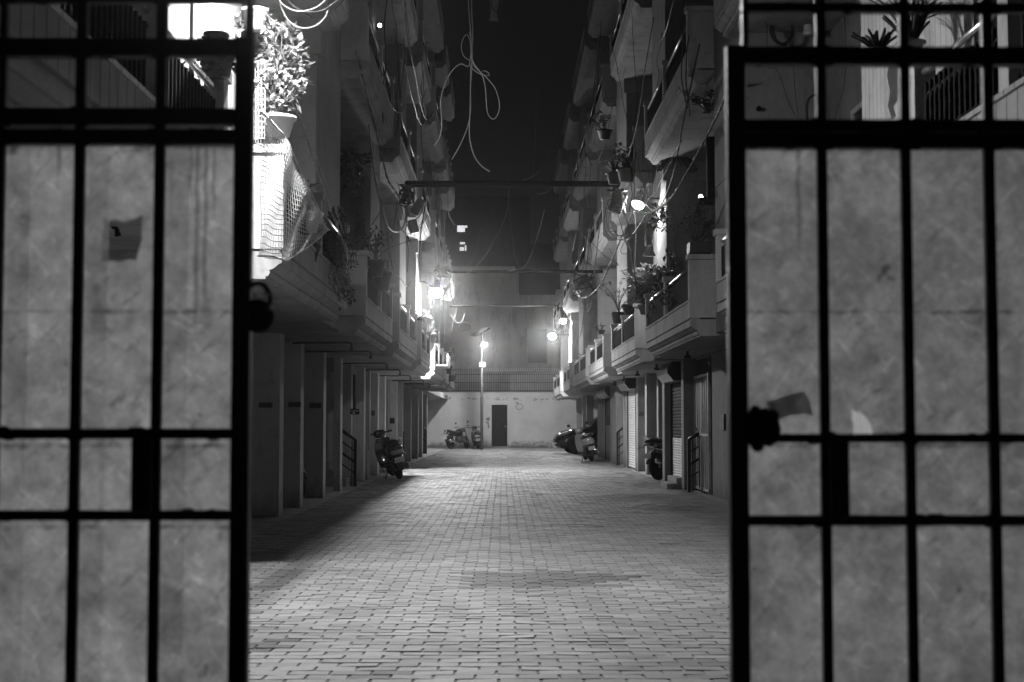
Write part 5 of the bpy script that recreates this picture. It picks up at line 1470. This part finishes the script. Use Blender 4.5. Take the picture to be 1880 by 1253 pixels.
# things on the wall behind the right gate top
m = MB(); c = P(1436, 55, 15.7); r_ = random.Random(3)
for k in range(16):
    q = [c+Vector((.115*(1+.18*r_.uniform(-1, 1))*cos(a), r_.uniform(-.03, .03), .165*(1+.12*r_.uniform(-1, 1))*sin(a))) for a in [2*pi*i/18 for i in range(18)]]
    m.tube(cat_rom(q+[q[0]], 3), .0075, 5, cap=False)
m.tube([c+Vector((0, 0, .17)), c+Vector((.01, 0, .3))], .01, 6)
m.build_top('cable_coil', MAT['cable_dark'], 'coil of dark cable hung up behind the right gate top', 'cable')
m = MB(); c = P(1484, 64, 15.7); m.lathe([(.07, 0), (.062, .01), (.034, .2), (.03, .23), (.012, .25), (.012, .3)], c, 16)
m.build_top('lamp_shade', MAT['white_pot'], 'pale cone shade hanging right of the cable coil', 'lamp shade')
C([(1482,222),(1481,200),(1484,184),(1492,176),(1503,173),(1516,173)], 15.4, 9, 'bent dark pipe behind the right gate top', 'cable_dark', name='bent_pipe', cat='pipe')
C([(1397,18),(1408,50),(1409,120),(1428,130),(1445,180),(1463,218)], 15.5, 2.2, 'thin wire hanging left of the cable coil behind the right gate', 'cable_dark')
C([(1448,20),(1450,70),(1456,120),(1460,170),(1466,216)], 15.5, 2.0, 'thin wire hanging right of the cable coil behind the right gate', 'cable_dark')
C([(1550,30),(1552,70),(1553,120),(1549,160),(1540,195),(1532,220)], 15.3, 3, 'pale wire hanging near the lit grooved strip behind the right gate', 'cable_grey')
m = MB(); m.lathe([(0, -.01), (.03, -.01), (.03, .01), (0, .01)], P(1393, 200, 15.95), 14, 'y'); m.build_top('wall_hole', MAT['black_iron'], 'small dark round outlet on the wall behind the right gate', 'outlet')
m = MB(); q = [P(a, b_, 8.9) for a, b_ in ((1632, 118), (1652, 120), (1654, 160), (1647, 185), (1640, 195), (1645, 212), (1636, 218), (1630, 196), (1634, 170), (1628, 140))]
m.add(q+[p+Vector((.01, .04, 0)) for p in q], [tuple(range(10)), tuple(range(19, 9, -1))]+[(i, (i+1) % 10, 10+(i+1) % 10, 10+i) for i in range(10)])
m.build_top('hanging_cloth', MAT['cloth'], 'crumpled pale cloth hung from the railing behind the right gate', 'cloth')

# thin dark cables draped along the fronts from block to block
for s, Xp, gname, lab in ((-1, XL, 'thin cables draped along the left fronts', 'thin dark cable draped along the left balcony fronts'), (1, XR, 'thin cables draped along the right fronts', 'thin dark cable draped along the right balcony fronts')):
    rr = random.Random(50+s)
    for i in range(13):
        y0 = rr.uniform(17, 44); L = rr.uniform(4, 11); z0 = rr.uniform(4.0, 8.6); z1 = z0+rr.uniform(-1.4, 1.2); sag = rr.uniform(.2, .9); xo = Xp-rr.uniform(.01, .10)
        pts = [Vector((s*(xo+rr.uniform(-.03, .03)), y0+L*k/6, z0+(z1-z0)*k/6-sag*4*(k/6)*(1-k/6)+rr.uniform(-.05, .05))) for k in range(7)]
        m = MB(); m.tube(cat_rom(pts, 6), rr.uniform(.007, .014), 6); m.build_top('cable', MAT['cable_dark'], lab, 'cable', gname)
    for i in range(9):
        y0 = rr.uniform(18, 46); z0 = rr.uniform(5.2, 9.5); L = rr.uniform(.8, 2.6); xo = Xp-rr.uniform(.0, .05)
        pts = [Vector((s*(xo+rr.uniform(-.04, .04)), y0+rr.uniform(-.12, .12), z0-L*k/5)) for k in range(6)]
        m = MB(); m.tube(cat_rom(pts, 6), rr.uniform(.006, .012), 6); m.build_top('cable', MAT['cable_dark'], lab.replace('draped along', 'hanging straight down'), 'cable', gname)
m = MB(); m.tube([P(206, 417, 8.3), P(214, 419, 8.3), P(217, 434, 8.3)], [.012, .012, .02], 8); m.build_top('drain_spout', MAT['rubber'], 'small dark spout seen through the square hole of the left gate leaf', 'pipe')

# ------------------------------------------------------------------ night haze
hm = bpy.data.materials.new('haze'); hm.use_nodes = True
nt = hm.node_tree; nt.nodes.remove(nt.nodes['Principled BSDF'])
pv = nt.nodes.new('ShaderNodeVolumePrincipled')
pv.inputs['Color'].default_value = g3(.9); pv.inputs['Density'].default_value = HAZE
pv.inputs['Anisotropy'].default_value = .965
nt.links.new(pv.outputs[0], nt.nodes['Material Output'].inputs['Volume'])
MAT['haze'] = hm
o = MB().box(-48, 48, -19, 142, -1.2, 24).build('haze', hm); o['kind'] = 'stuff'
